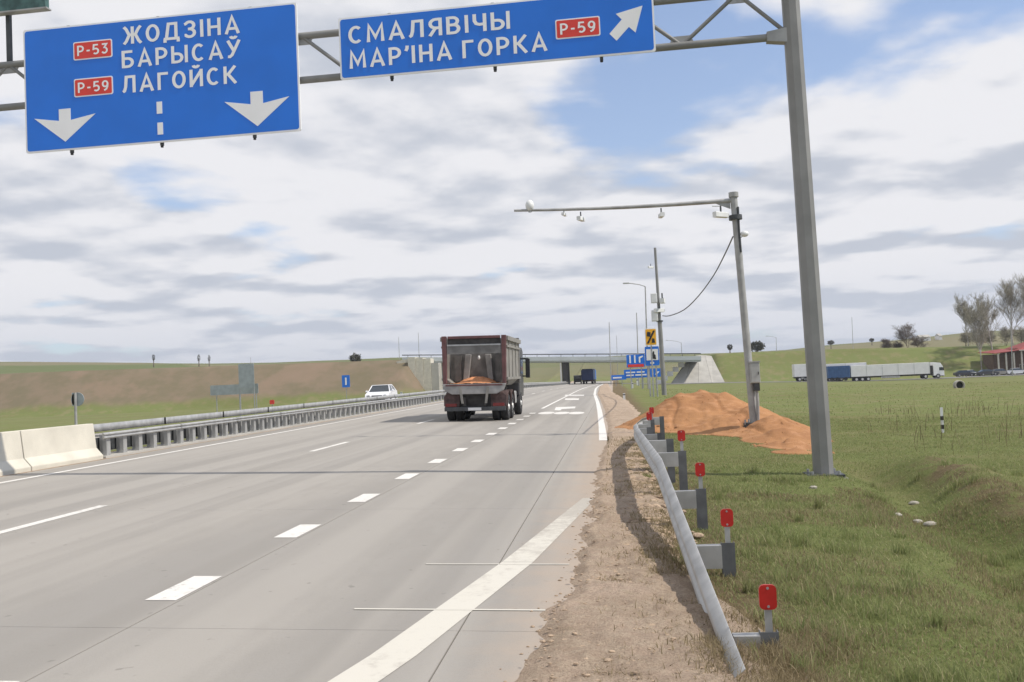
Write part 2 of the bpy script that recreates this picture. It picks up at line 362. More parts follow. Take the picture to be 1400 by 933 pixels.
M['boxgrey'] = mat('grey_cabinet_metal', (.42, .43, .42), .55, .2, .08, 4)
M['cable'] = mat('grey_cable_rubber', (.13, .13, .14), .7, 0, .1, 4)
M['roofred'] = mat('red_roof_sheet', (.27, .05, .04), .6, 0, .15, 1.5)
M['wallbeige'] = mat('house_wall_dark_wood', (.12, .075, .05), .8, 0, .2, 2)
M['pillar'] = mat('pale_porch_post', (.55, .52, .46), .8, 0, .08, 2)
M['bark'] = mat('grey_birch_bark', (.36, .34, .31), .9, 0, .35, 2.5, sy=1)
M['twig'] = mat('bare_brown_twigs', (.30, .28, .22), .9, 0, .25, 1.5)
M['darktwig'] = mat('dark_bare_twigs', (.15, .12, .10), .9, 0, .25, 1.5)
M['stone'] = mat('pale_field_stone', (.36, .335, .285), .9, 0, .16, 5, bump=.3, bscale=25)
M['clod'] = mat('dry_soil_clod', (.36, .27, .19), .95, 0, .25, 9, bump=.6, bscale=40)
M['signback'] = mat('bare_metal_sign_back', (.34, .38, .40), .55, .4, .1, 2)
def grass_mat(name, cs):
    t = NT(name); r = t.N.new('ShaderNodeValToRGB'); t.L.new(t.geo.outputs['Random Per Island'], r.inputs[0])
    el = r.color_ramp.elements; el[0].position = 0; el[1].position = 1; el[0].color = (*cs[0], 1); el[1].color = (*cs[-1], 1)
    for i, c in enumerate(cs[1:-1]): e = el.new((i+1)/(len(cs)-1)); e.color = (*c, 1)
    p = t.noise(.7, 5, .6); c = t.mix(t.rmp(p, .50, .70, 0, .4), r.outputs[0], (.24, .21, .11))
    m = t.out(c, .75, .25); tr = t.N.new('ShaderNodeBsdfTranslucent'); t.L.new(c, tr.inputs[0]); mx_ = t.N.new('ShaderNodeMixShader'); mx_.inputs[0].default_value = .42
    t.L.new(t.b.outputs[0], mx_.inputs[1]); t.L.new(tr.outputs[0], mx_.inputs[2]); t.L.new(mx_.outputs[0], t.N['Material Output'].inputs[0]); return m
M['grass'] = grass_mat('grass_blades', [(.20, .245, .085), (.25, .29, .115), (.30, .32, .14), (.225, .255, .095), (.42, .37, .22)])
M['straw'] = grass_mat('dry_straw_blades', [(.33, .27, .16), (.24, .19, .11), (.40, .33, .20), (.15, .12, .06)])
M['weed'] = grass_mat('dead_weed_stalks', [(.16, .12, .075), (.10, .075, .045), (.22, .17, .10)])

# ------------------------------------------------------------------ ground sheet
def axis(lo, hi, fine_lo, fine_hi, d, grow=1.12, extra=()):
    v = list(np.arange(fine_lo, fine_hi+1e-6, d)); s = d
    while v[-1] < hi: s *= grow; v.append(v[-1]+s)
    s = d; a = [fine_lo]
    while a[-1] > lo: s *= grow; a.append(a[-1]-s)
    return np.array(sorted(set([round(float(q), 3) for q in a[1:]+v+list(extra)])))
XS = axis(-3500, 3500, -1, 9, .17, 1.13, (-13.4, -13.3, -12.0, -.35, -.25, -13.95, -13.85, -21.85, -21.75, -44, -45.5, -47.5, -49, 19, 21, 24, 27))
YS = axis(-300, 4200, 3, 17, .2, 1.09, list(np.arange(204, 290, 2.0)))
XS = XS[np.concatenate([[True], np.diff(XS) > .04])]; YS = YS[np.concatenate([[True], np.diff(YS) > .04])]
def sheet(name, xs, ys, zf, mt, sm=True):
    XX, YY = np.meshgrid(xs, ys); Z = zf(XX, YY); n, m_ = XX.shape
    co = np.stack([XX, YY, Z], -1).reshape(-1, 3); idx = np.arange(n*m_).reshape(n, m_)
    q = np.stack([idx[:-1, :-1], idx[:-1, 1:], idx[1:, 1:], idx[1:, :-1]], -1).reshape(-1, 4)
    me = bpy.data.meshes.new(name); me.vertices.add(len(co)); me.vertices.foreach_set('co', co.ravel())
    me.loops.add(q.size); me.loops.foreach_set('vertex_index', q.ravel()); me.polygons.add(len(q)); me.polygons.foreach_set('loop_start', np.arange(len(q))*4)
    me.polygons.foreach_set('use_smooth', np.full(len(q), sm)); me.materials.append(mt); me.update(); me.validate()
    return link(bpy.data.objects.new(name, me))
def Gm(x, y):
    z = G(x, y); u = ((x > -13.35) & (x < -.3)) | ((x > -21.8) & (x < -13.9)); return z-.14*u
tag(sheet('ground', XS, YS, Gm, M['ground']), 'spring grass and bare earth ground running out to low hills', kind='structure')
RY0, RYF = -12.0, 420.0
def strip(name, xa, xb, ys, mt, dz, parent=None, thick=0, nx=1):
    """a ribbon lying on the ground between x=xa(y) and xb(y)"""
    mb = MB(); fa = xa if callable(xa) else (lambda y: xa); fb = xb if callable(xb) else (lambda y: xb); rows = []
    for y in ys:
        a, b = fa(y), fb(y); xs = [a+(b-a)*k/nx for k in range(nx+1)]
        top = [(x, y, g1(x, y)+dz) for x in xs]
        if thick: top = [(a, y, g1(a, y)+dz-thick)]+top+[(b, y, g1(b, y)+dz-thick)]
        rows.append(top)
    mb.grid([list(r) for r in rows], False, False)
    if thick: mb.face(rows[0]); mb.face(list(reversed(rows[-1])))
    return mb.build(name, mt, parent)
def yr(a, b, d=4.0):
    n = max(1, int(math.ceil((b-a)/d))); return [a+(b-a)*i/n for i in range(n+1)]
# our carriageway: concrete slabs on a dark bed, recessed joints
road = strip('road', -12.0, -.14, yr(-12, 292, 5), M['base'], -.03); tag(road, 'pale concrete main carriageway with white markings', kind='structure')
JX = [-12.0, -7.38, -3.63, -1.17, -.12]
for ci in range(4):
    a = JX[ci]+(.006 if ci else 0); b = JX[ci+1]-.006
    for k in range(-3, 10):
        y0 = k*6.0+1.4*0+.6; strip('slab', a, b, yr(y0+.002, y0+5.997, 3), M['road'], 0, road, .05)
    strip('slab', a, b, yr(60.605, 292, 5), M['road'], 0, road, .05)
ms = strip('median_strip', -13.4, -12.03, yr(-12, 300, 5), M['gravel'], .0, None, .1); tag(ms, 'dusty strip of hard ground under the median barrier', kind='structure')
opp = strip('opposite_road', -21.7, -14.0, yr(-12, 292, 5), M['road'], 0, None, .1); tag(opp, 'oncoming carriageway beyond the median barrier', kind='structure')
def mark(name, xa, xb, y0, y1, mt='paint', parent=road, dz=.004): return strip(name, xa, xb, yr(y0, y1, 3), M[mt], dz, parent)
mark('edge_line', -11.36, -11.22, -5, 260)
y = 9.9-25.4
while y < 230:
    if y > -10: mark('lane_marking', -7.60, -7.45, y, y+3.2)
    y += 12.7
for k in range(0, 36):
    if k*2.95+7.42 < 48: mark('rumble_marking', -3.93, -3.66, 7.42-2.95+k*2.95, 7.42-2.95+k*2.95+.92)
mark('lane_marking', -3.86, -3.70, 49, 240)
exs = ([24.5, 30, 45, 60, 79, 110, 150, 240], [-.33, -.42, -.72, -1.08, -1.62, -2.1, -2.4, -2.6])
ex = lambda y: float(np.interp(y, *exs))
mark('edge_line', lambda y: ex(y)-.12, lambda y: ex(y)+.10, 25.2, 240)
dxs = ([-3, 5.4, 9.0, 13.3, 14.2], [-3.6, -1.60, -1.00, -.46, -.36])
dx = lambda y: float(np.interp(y, *dxs))
mark('old_edge_line', lambda y: dx(y)-.15, lambda y: dx(y)+.15, -3, 9.0, 'faded', dz=.004)
mark('old_edge_line', lambda y: dx(y)-.15+.012*(y-9), lambda y: dx(y)+.15-.012*(y-9), 9.01, 13.6, 'faded', dz=.004)
for yy, xa, xb in ((7.16, -2.09, -.60), (8.88, -1.87, -.50)): mark('survey_line', xa, xb, yy, yy+.035, 'faded', dz=.0055)
# distant arrow and numerals painted in the right-hand lane
def blob(cx, cy, wx, wy):
    mb = MB(); pts = [(cx+wx/2*math.cos(t), cy+wy/2*math.sin(t)) for t in [i*math.pi/5 for i in range(10)]]
    pts = [(max(-9e9, x), y) for x, y in pts]; mb.face([(x, y, g1(x, y)+.004) for x, y in pts]); mb.build('road_numeral', M['paint'], road)
for px in (747, 768, 788):
    p = gp(px, 565); blob(p.x, p.y, .75, 2.8)
def poly_mark(name, pts):
    mb = MB(); mb.face([tuple(gp(a, b, .004)) for a, b in pts]); mb.build(name, M['paint'], road)
poly_mark('arrow_marking', [(758, 561), (760, 557), (787, 556), (786, 558.5), (768, 559.5), (766, 561.5)])
poly_mark('arrow_marking', [(772, 547), (773, 545), (792, 545), (791, 547)])
poly_mark('arrow_marking', [(772, 541.4), (773, 540), (799, 540), (798, 541.4)])
# sandy shoulder lying over the slab edge
def sha(y): return float(np.interp(y, [-10, 4, 8, 12, 20, 25, 30, 45, 60, 79, 150, 240], [-.6, -.62, -.52, -.35, -.40, -.2, -.25, -.52, -.88, -1.42, -2.2, -2.4])+.09*(lattice(0, y, .55, 1)-.5)*2*min(1, 12/max(y, 4))+.04*(lattice(0, y, .16, 3)-.5)*2)
def shb(y): return float(np.interp(y, [-10, 4.5, 6.4, 8, 12, 20, 30, 42, 60, 90, 240], [1.3, 1.15, .92, .70, .66, .62, .9, 1.1, .9, -.2, -1.4])+.12*(lattice(5, y, .9, 2)-.5)*2)
def shoulder():
    ys = list(np.arange(3, 12, .04))+list(np.arange(12, 26, .1))+list(np.arange(26, 90, .6))+list(np.arange(90, 240, 4)); ys = [-12, -6, 0]+ys; rows = []
    for y in ys:
        a, b = sha(y), shb(y); r = []
        for k in range(49):
            t = k/48; x = a+(b-a)*t; edge = min(1, t*8, (1-t)*5)
            r.append((x, y, g1(x, y)-.006+edge*(.022+.030*lattice(x, y, .35, 4)+.030*lattice(x, y, .13, 5)+.022*lattice(x, y, .055, 6)*min(1, 9/max(y, 3)))))
        rows.append(r)
    mb = MB(); mb.grid(rows, False, True); return mb.build('gravel_shoulder', M['gravel'])
tag(shoulder(), 'sandy gravel verge beside the concrete road', kind='structure')
# side road with the parked lorries, and the strip joining it
sr = MB(); sr.grid([[(x, y0, g1(x, y0)+.06+.0*x), (x, y0+9, g1(x, y0)+.10)] for x, y0 in [(x_, 219.0) for x_ in range(2, 200, 4)]], False, True)
tag(sr.build('side_road', M['dirtroad']), 'grey side road crossing the field to the roadside house', kind='structure')
# ------------------------------------------------------------------ overhead sign gantry
DEL = .03
base = gp(1126, 650); base.z = g1(base.x, base.y)
GR = Vector((math.cos(DEL), -math.sin(DEL), 0)); gfr = Fr(base-Vector((0, 0, base.z)), GR)     # x to the right, y up, z to the viewer
def GS(px, py, off=0):
    o = Vector((0, 0, H)); d = ray(px, py); t = (gfr.o+gfr.n*off-o).dot(gfr.n)/d.dot(gfr.n); p = o+d*t-gfr.o
    return p.dot(gfr.r), p.z
gan = empty('overhead_gantry', base); tag(gan, 'grey steel overhead gantry spanning the road on one tall octagonal post', 'gantry')
ts, tz = GS(1080.5, 0)
lean = ts/(tz-base.z)
def gpt(s, z, off=0): return gfr.p(s, z, off)
PZ = tz+.75
mb = MB(base); mb.cyl(gpt(0, base.z+.02), gpt(lean*(PZ-base.z), PZ), .172, .152, 8, True, False, math.pi/8); mb.build('post', M['polegrey'], gan)
mb = MB(base); mb.obox(gfr, -.30, .30, base.z-.1, base.z+.035, -.30, .30); mb.build('base_plate', M['darksteel'], gan)
mb = MB(base); mb.obox(gfr, -.34, .34, base.z-.6, base.z-.02, -.34, .34); mb.build('concrete_footing', M['concgrey'], gan)
for sx in (-.22, .22):
    for sy in (-.22, .22):
        m_ = MB(base); m_.cyl(gpt(sx, base.z+.03, sy), gpt(sx, base.z+.09, sy), .025, n=6); m_.build('bolt', M['galv'], gan)
zb = (GS(1000, 63)[1]+GS(430, 107)[1]+GS(15, 142)[1])/3; zt = (GS(930, 3)[1]+GS(430, 50)[1]+GS(10, 84)[1])/3
SL = -19.0
pc = lambda z: lean*(z-base.z)
for zz in (zb, zt):
    m_ = MB(base); m_.cyl(gpt(pc(zz)-.10, zz), gpt(SL, zz), .068, n=14); m_.build('truss_chord', M['polegrey'], gan)
xn = GS(1008, 2)[0]; xl = GS(932, 60)[0]; half = abs(xn-xl); k = 0; s = xn; nodes = [(GS(1070, 40)[0], zb+.12)]
while s > SL+.4: nodes.append((s, zt if k % 2 == 0 else zb)); s -= half; k += 1
for a, b in zip(nodes[:-1], nodes[1:]):
    m_ = MB(base); m_.cyl(gpt(a[0], a[1]), gpt(b[0], b[1]), .036, n=8); m_.build('truss_brace', M['polegrey'], gan)
for s_, z_ in nodes[1:]:
    sg = -1 if z_ == zt else 1; m_ = MB(base)
    m_.prism([(s_-.24, z_), (s_+.24, z_), (s_+.15, z_+sg*.17), (s_-.15, z_+sg*.17)][::sg], -.012, .012, gfr); m_.build('gusset_plate', M['galvdull'], gan)
for zz in (zb, zt):
    m_ = MB(base); m_.prism([(pc(zz)-.45, zz-.08), (pc(zz)-.1, zz-.13), (pc(zz)-.1, zz+.13), (pc(zz)-.45, zz+.08)], -.09, .09, gfr); m_.build('chord_flange', M['galvdull'], gan)

def rrect(x0, x1, y0, y1, r, n=4):
    pts = []
    for cx, cy, a in ((x1-r, y0+r, -90), (x1-r, y1-r, 0), (x0+r, y1-r, 90), (x0+r, y0+r, 180)):
        for i in range(n+1):
            t = R_(a+90*i/n); pts.append((cx+r*math.cos(t), cy+r*math.sin(t)))
    return pts
def ring(mb, fr, o, i, a, b):
    n = len(o)
    for k in range(n):
        k2 = (k+1) % n; q = [o[k], o[k2], i[k2], i[k]]
        mb.face([fr.p(*p, b) for p in q]); mb.face([fr.p(*o[k], a), fr.p(*o[k2], a), fr.p(*o[k2], b), fr.p(*o[k], b)])
        mb.face([fr.p(*i[k2], a), fr.p(*i[k], a), fr.p(*i[k], b), fr.p(*i[k2], b)])
def _arc(cx, cy, rx_, ry_, a0, a1, n=9): return [(cx+rx_*math.cos(R_(a0+(a1-a0)*k/n)), cy+ry_*math.sin(R_(a0+(a1-a0)*k/n))) for k in range(n+1)]
def _bowl(x0, x1, y0, y1): r = min((y1-y0)/2, x1-x0); return [(x0, y1)]+_arc(x1-r, (y0+y1)/2, r, (y1-y0)/2, 90, -90, 8)+[(x0, y0)]
_b, _t = .07, .93                                                   # centre lines of the bottom and top strokes
GL = {                                                              # road-sign capitals as (width, strokes) on a unit height
 '\u0416': (.92, [[(.46, 0), (.46, 1)], [(.05, 1), (.16, .86), (.30, .52), (.60, .52), (.76, .86), (.87, 1)], [(.04, 0), (.16, .16), (.30, .50)], [(.88, 0), (.76, .16), (.62, .50)]]),
 'O': (.66, [_arc(.33, .5, .26, .43, 0, 360, 20)]),
 '\u0414': (.76, [[(.13, .08), (.24, .93), (.60, .93), (.60, .08)], [(0, _b), (.76, _b)], [(.06, -.14), (.06, .07)], [(.70, -.14), (.70, .07)]]),
 '\u0417': (.60, [[(.05, .80)]+_arc(.30, .72, .21, .21, 150, -60, 8)+[(.28, .52)], [(.22, .52), (.32, .52)]+_arc(.30, .29, .23, .22, 70, -150, 9)+[(.05, .18)]]),
 'I': (.16, [[(.08, 0), (.08, 1)]]),
 'H': (.62, [[(.07, 0), (.07, 1)], [(.55, 0), (.55, 1)], [(.07, .5), (.55, .5)]]),
 'A': (.70, [[(.06, 0), (.35, .97), (.64, 0)], [(.17, .30), (.53, .30)]]),
 '\u0411': (.60, [[(.54, _t), (.07, _t), (.07, 0)], _bowl(.07, .53, _b, .54)]),
 'P': (.58, [[(.07, 0), (.07, 1)], _bowl(.07, .51, .42, _t)]),
 '\u042b': (.82, [[(.07, 0), (.07, 1)], _bowl(.07, .52, _b, .54), [(.74, 0), (.74, 1)]]),
 'C': (.62, [_arc(.33, .5, .26, .43, 48, 312, 16)]),
 '\u040e': (.66, [[(.05, 1), (.34, .38)], [(.61, 1), (.34, .38), (.24, .16), (.14, .07), (.04, .08)], _arc(.33, 1.24, .13, .11, 180, 360, 6)]),
 '\u041b': (.66, [[(.02, .07), (.10, .12), (.16, .35), (.20, _t), (.58, _t), (.58, 0)]]),
 '\u0413': (.52, [[(.07, 0), (.07, _t), (.52, _t)]]),
 '\u0419': (.64, [[(.07, 1), (.07, 0)], [(.57, 1), (.57, 0)], [(.07, .08), (.57, .92)], _arc(.32, 1.24, .13, .11, 180, 360, 6)]),
 'K': (.62, [[(.07, 0), (.07, 1)], [(.56, 1), (.22, .54), (.08, .54)], [(.22, .54), (.58, 0)]]),
 'M': (.78, [[(.07, 0), (.10, .95), (.39, .25), (.68, .95), (.71, 0)]]),
 '\u042f': (.60, [[(.53, 0), (.53, 1)], [(.60-x, y) for x, y in _bowl(.07, .51, .44, _t)], [(.32, .44), (.06, 0)]]),
 'B': (.60, [[(.07, 0), (.07, 1)], _bowl(.07, .49, .52, _t), _bowl(.07, .53, _b, .52)]),
 '\u0427': (.58, [[(.07, 1), (.07, .62), (.14, .46), (.28, .40), (.51, .42)], [(.51, 0), (.51, 1)]]),
 "'": (.14, [[(.10, 1.02), (.09, .86), (.03, .72)]]),
 '-': (.34, [[(.03, .44), (.31, .44)]]),
 '5': (.56, [[(.49, _t), (.12, _t), (.09, .52)]+_arc(.28, .32, .22, .25, 110, -140, 9)]),
 '3': (.56, [[(.06, _t), (.46, _t), (.27, .60)]+_arc(.27, .33, .22, .27, 80, -150, 9)]),
 '9': (.56, [_arc(.28, .66, .21, .27, 0, 360, 14), [(.49, .66), (.46, .36), (.36, .14), (.18, .04)]]),
}
MAPL = {'\u041e': 'O', '\u0406': 'I', '\u041d': 'H', '\u0410': 'A', '\u0420': 'P', '\u0421': 'C', '\u041a': 'K', '\u041c': 'M', '\u0412': 'B'}
def ribbon(mb, fr, pts, hw, z, T):
    n = len(pts); L_, Rr = [], []; closed = math.dist(pts[0], pts[-1]) < 1e-4
    for i in range(n):
        p = pts[i]; a = pts[i-1] if i else (pts[-2] if closed else None); b = pts[i+1] if i < n-1 else (pts[1] if closed else None)
        def nr(u, v): d = math.hypot(v[0]-u[0], v[1]-u[1]) or 1; return (-(v[1]-u[1])/d, (v[0]-u[0])/d)
        n1 = nr(a, p) if a else nr(p, b); n2 = nr(p, b) if b else nr(a, p); m_ = (n1[0]+n2[0], n1[1]+n2[1]); l2 = m_[0]**2+m_[1]**2 or 1; k = min(2/l2, 2.2/math.sqrt(l2))
        L_.append((p[0]+m_[0]*k*hw, p[1]+m_[1]*k*hw)); Rr.append((p[0]-m_[0]*k*hw, p[1]-m_[1]*k*hw))
    for i in range(n-1): mb.face([fr.p(*T(q), z) for q in (Rr[i], Rr[i+1], L_[i+1], L_[i])])
def text(body, fr, x0, x1, yb, h, off, mt, parent, org, name='lettering', hw=.078):
    out, x = [], 0
    for ch in body:
        if ch == ' ': x += .30; continue
        g = MAPL.get(ch, ch); w_, st = GL[g]
        out += [[(x+a, b) for a, b in q] for q in st]; x += w_+(.20 if ch != "'" else .16)
    W_ = x-.20; kx = (x1-x0)/W_; mb = MB(org)
    for j, q in enumerate(out): ribbon(mb, fr, q, hw, off+.0004*(j % 5), lambda p: (x0+p[0]*kx, yb+p[1]*h))
    return mb.build(name, M[mt], parent)
def sign_panel(label, x0, x1, z0, z1, org, off=.16):
    t = empty('direction_sign', org); tag(t, label, 'road sign')
    m_ = MB(org); m_.prism(rrect(x0, x1, z0, z1, .04), off-.03, off, gfr); m_.build('white_border', M['white'], t)
    m_ = MB(org); m_.prism(rrect(x0+.032, x1-.032, z0+.032, z1-.032, .05), off, off+.004, gfr); m_.build('blue_panel', M['blue'], t)
    n = 3
    for k in range(n):
        s_ = x0+(x1-x0)*(k+.5)/n; m_ = MB(org); m_.obox(gfr, s_-.03, s_+.03, z0-.05, z1+.02, off-.075, off-.031); m_.build('mounting_rail', M['darksteel'], t)
        m_ = MB(org); m_.cyl(gpt(s_, z0-.05, off-.05), gpt(s_, z0-.085, off-.05), .028, n=8); m_.build('clamp', M['black'], t)
    return t
def badge(t, body, px, py, wpx, hpx, off, org):
    s0 = GS(px-wpx/2, py+.083*wpx/2, off)[0]; s1 = GS(px+wpx/2, py-.083*wpx/2, off)[0]; zc = GS(px, py, off)[1]; hh = GS(px, py-hpx/2, off)[1]-zc
    m_ = MB(org); m_.prism(rrect(s0, s1, zc-hh, zc+hh, .035), off, off+.006, gfr); b = m_.build('route_badge', M['white'], t)
    m_ = MB(org); m_.prism(rrect(s0+.022, s1-.022, zc-hh+.022, zc+hh-.022, .025), off+.006, off+.009, gfr); m_.build('red_field', M['signred'], b)
    text(body, gfr, s0+.085, s1-.085, zc-hh*.56, hh*1.12, off+.013, 'white', b, org)
def line(t, body, xa, ya, xb, yb, hpx, off, org):
    a = GS(xa, ya, off); b = GS(xb, yb, off); hz = GS(xa, ya-hpx, off)[1]-a[1]
    text(body, gfr, a[0], b[0], (a[1]+b[1])/2, hz, off+.008, 'white', t, org)
OFF = .16
def rect_of(c):
    q = [GS(*p, OFF) for p in c]; return ((q[0][0]+q[3][0])/2, (q[1][0]+q[2][0])/2, (q[2][1]+q[3][1])/2, (q[0][1]+q[1][1])/2)
x0, x1, z0, z1 = rect_of([(31.9, 40.3), (405.8, 5), (411, 179.5), (35.5, 209.7)])
org = gpt((x0+x1)/2, z0, OFF)
A = sign_panel('large blue lane sign with two white down arrows and three town names', x0, x1, z0, z1, org); OF = OFF+.004
line(A, 'ЖОДЗІНА', 168.8, 60.4, 328, 46.5, 23.5, OF, org)
line(A, 'БАРЫСАЎ', 167.2, 93, 329.5, 79.3, 23.5, OF, org)
line(A, 'ЛАГОЙСК', 168, 127, 324, 115, 23.5, OF, org)
badge(A, 'Р-53', 127, 68.3, 53, 25, OF, org); badge(A, 'Р-59', 128, 118.8, 53, 25, OF, org)
def down_arrow(px, py, w_, h_):
    cs, cz = GS(px, py, OF); kx = (GS(px+50, py, OF)[0]-GS(px-50, py, OF)[0])/100; kz = (GS(px, py-20, OF)[1]-GS(px, py+20, OF)[1])/40
    P = [(0, -22), (42, 13), (8, 7), (8, 23), (-8, 23), (-8, 7), (-42, 13)]
    m_ = MB(org); m_.prism([(cs+a*kx*w_, cz+b*kz*h_) for a, b in P][:], OF, OF+.004, gfr); m_.build('lane_arrow', M['white'], A)
down_arrow(89, 172, 1, 1); down_arrow(351.5, 149.5, 1.06, 1.06)
for c in (147.5, 176):
    s_, z_ = GS(218 if c < 150 else 219.2, c, OF); m_ = MB(org); m_.obox(gfr, s_-.055, s_+.055, z_-.115, z_+.115, OF, OF+.004); m_.build('lane_dash', M['white'], A)
_, _, zz0, _ = 0, 0, GS(680, 90.3, OFF)[1], 0
x0 = GS(464, 66, OFF)[0]; x1 = GS(895, 35, OFF)[0]; z0 = (GS(466, 107.8, OFF)[1]+GS(896.6, 72.5, OFF)[1])/2; z1 = z0+(GS(462, 23.8, OFF)[1]-GS(466, 107.8, OFF)[1])
org = gpt((x0+x1)/2, z0, OFF)
B = sign_panel('wide blue exit sign with two town names and an arrow pointing up right', x0, x1, z0, z1, org)
line(B, 'СМАЛЯВІЧЫ', 477, 59, 697.8, 41.3, 23.8, OF, org); line(B, "МАР'ІНА ГОРКА", 478.5, 92.8, 748.5, 71.5, 23.8, OF, org)
badge(B, 'Р-59', 790, 38.3, 61, 27, OF, org)
P = [(1281, 23), (1177, 55), (1200, 77), (1152, 133), (1180, 160), (1228, 106), (1254, 128)]
m_ = MB(org); m_.prism([GS(430+a/2.857, b/2.857, OF) for a, b in P][::-1], OF, OF+.004, gfr); m_.build('exit_arrow', M['white'], B)
# teal board on the top chord at the far left
s1 = GS(64, 10, .1)[0]; zz_ = GS(20, 15.5, .1)[1]; org = gpt(s1-1.5, zz_, .1); T = empty('variable_message_board', org); tag(T, 'dark teal grey board fixed above the left end of the gantry', 'sign board')
m_ = MB(org); m_.obox(gfr, s1-3.2, s1, zz_, zz_+1.3, .02, .14); m_.build('board', M['teal'], T, .01)
m_ = MB(org); m_.obox(gfr, s1-3.25, s1+.03, zz_-.03, zz_, .0, .16); m_.build('bottom_frame', M['galvdull'], T)
for q in (.9, 2.4):
    m_ = MB(org); m_.obox(gfr, s1-q-.04, s1-q+.04, zt+.05, zz_+1.2, -.06, .018); m_.build('bracket', M['darksteel'], T)

# ------------------------------------------------------------------ guardrail on the right
RP = []
for a, b, c, o in ((1007, 915, 5.5, .05), (899, 627, 11.7, .05), (868, 583.5, 18.9, .05)):
    q = at_y(a, b, c); RP.append((c, q.x+o, q.z-g1(q.x, c)))
RP += [(20.5, RP[-1][1]+.02, .70), (23, RP[-1][1]+.22, .68), (25, RP[-1][1]+.5, .66)]
Yr = [p[0] for p in RP]
def rx(y): return float(np.interp(y, Yr, [p[1] for p in RP]))
def rz(y): return float(np.interp(y, Yr, [p[2] for p in RP]))+g1(rx(y), y)
GRD = empty('guardrail', (rx(12), 12, g1(.6, 12))); tag(GRD, 'galvanised roadside guardrail sloping into the ground beside the gravel verge', 'guardrail'); org = GRD.location
prof = [(-.005, 0), (-.02, -.015), (-.062, -.045), (-.075, -.085), (-.062, -.12), (-.012, -.15), (-.012, -.165), (-.062, -.195), (-.075, -.23), (-.062, -.27), (-.02, -.30), (-.005, -.315)]
prof2 = [(a+.006, b) for a, b in reversed(prof)]
def beam(y0, y1, n, name='rail'):
    mb = MB(org); rows = []
    for i in range(n+1):
        y = y0+(y1-y0)*i/n; rows.append([(rx(y)+a, y, rz(y)+b) for a, b in prof+prof2])
    mb.grid(rows, True, True); mb.face(rows[0]); mb.face(rows[-1][::-1]); mb.build(name, M['railmetal'], GRD)
seg = [5.5, 7.6, 9.65, 11.7, 14.1, 16.5, 18.9, 20.5, 23, 25.0]
for a, b in zip(seg[:-1], seg[1:]): beam(a, b, 4)
PP = [(6.12, .90, 1), (8.45, .93, 1), (10.9, .93, 1), (13.7, .93, 1), (15.4, .86, 0), (17.0, .79, 0), (18.9, .67, 1), (20.8, .78, 0), (22.7, .87, 1), (24.7, 1.2, 0)]
for (y, px_, rf) in PP:
    gz = g1(px_, y); tz_ = max(rz(y)-.02-{8.45: .10, 10.9: .18, 13.7: .06}.get(y, 0), gz+.12); fr = Fr((px_, y, 0), (1, 0, 0)); w_ = .055
    m_ = MB(org)                                                   # folded channel post
    m_.prism([(w_, -.03), (w_, .03), (w_-.006, .03), (w_-.006, -.024), (-w_, -.024), (-w_, .03), (-w_-.006, .03), (-w_-.006, -.03)][::-1], gz-.3, tz_, Fr((px_, y, 0), (1, 0, 0), (0, 1, 0)))
    p = m_.build('post', M['postgrey'], GRD)
    m_ = MB(org); r0, r1 = rx(y)+.02, px_-w_-.006; zt_ = tz_-.02; hh = min(.2, zt_-gz+.02)
    m_.box(r0, r1, y-.045, y-.03, zt_-hh, zt_); m_.box(r0, r1, y+.03, y+.045, zt_-hh, zt_); m_.box(r0, r1, y-.0299, y+.0299, zt_-.006, zt_); m_.build('spacer', M['railmetal'], GRD)
    m_ = MB(org); m_.cyl((rx(y)-.03, y, rz(y)-.157), (rx(y)-.005, y, rz(y)-.157), .018, n=6); m_.build('bolt', M['galv'], GRD)
    if rf:
        rh = .155; m_ = MB(org); m_.box(px_-.022, px_+.022, y-.012, y+.012, tz_-.03, tz_+.16); st = m_.build('reflector_bracket', M['railmetal'], GRD)
        m_ = MB(org); m_.prism(rrect(px_-.054, px_+.054, tz_+.14, tz_+.14+rh, .03), .012, .03, Fr((0, y, 0), (1, 0, 0))); rr = m_.build('reflector', M['reflector'], GRD)
        for bz in (.16, .275): m_ = MB(org); m_.cyl((px_, y-.034, tz_+bz), (px_, y-.029, tz_+bz), .009, n=6); m_.build('rivet', M['galv'], rr)

# ------------------------------------------------------------------ median: concrete blocks and steel rail
BX = -12.47
bp_ = [(-.32, -.1), (.32, -.1), (.32, .08), (.16, .26), (.09, .84), (-.09, .84), (-.16, .26), (-.32, .08)]
yend = 21.2; L_ = 2.75; first = None
for k in range(4):
    y1 = yend-k*(L_+.035); y0 = y1-L_; zc = g1(BX, (y0+y1)/2)
    t = empty('concrete_barrier_block', (BX, (y0+y1)/2, zc)); mb = MB()
    mb.prism(bp_, -L_/2, L_/2, Fr((0, 0, 0), (1, 0, 0), (0, 0, 1))); o = mb.build('block', M['conc'], t, .015)
    m_ = MB(); m_.box(-.33, .33, -L_/2+.02, L_/2-.02, -.12, -.02); m_.build('footing', M['concgrey'], t)
    tag(t, ['pale concrete median block touching the start of the steel median rail', 'pale concrete median block cut by the left picture edge, second from the steel rail'][k] if k < 2 else 'one of the pale concrete median blocks beyond the left picture edge', 'concrete barrier', 'concrete blocks along the median')
MR = empty('median_guardrail', (BX, 60, g1(BX, 60))); tag(MR, 'long double-sided steel median guardrail on close-set posts', 'guardrail'); org = MR.location
mprof = [(0, 0), (.02, -.015), (.062, -.05), (.07, -.085), (.055, -.12), (.012, -.15), (.012, -.165), (.055, -.195), (.07, -.23), (.062, -.27), (.02, -.30), (0, -.31), (-.006, -.31), (-.006, 0)]
def mx(y): return BX+float(np.interp(y, [0, 60, 120, 260], [0, 0, .25, 1.6]))
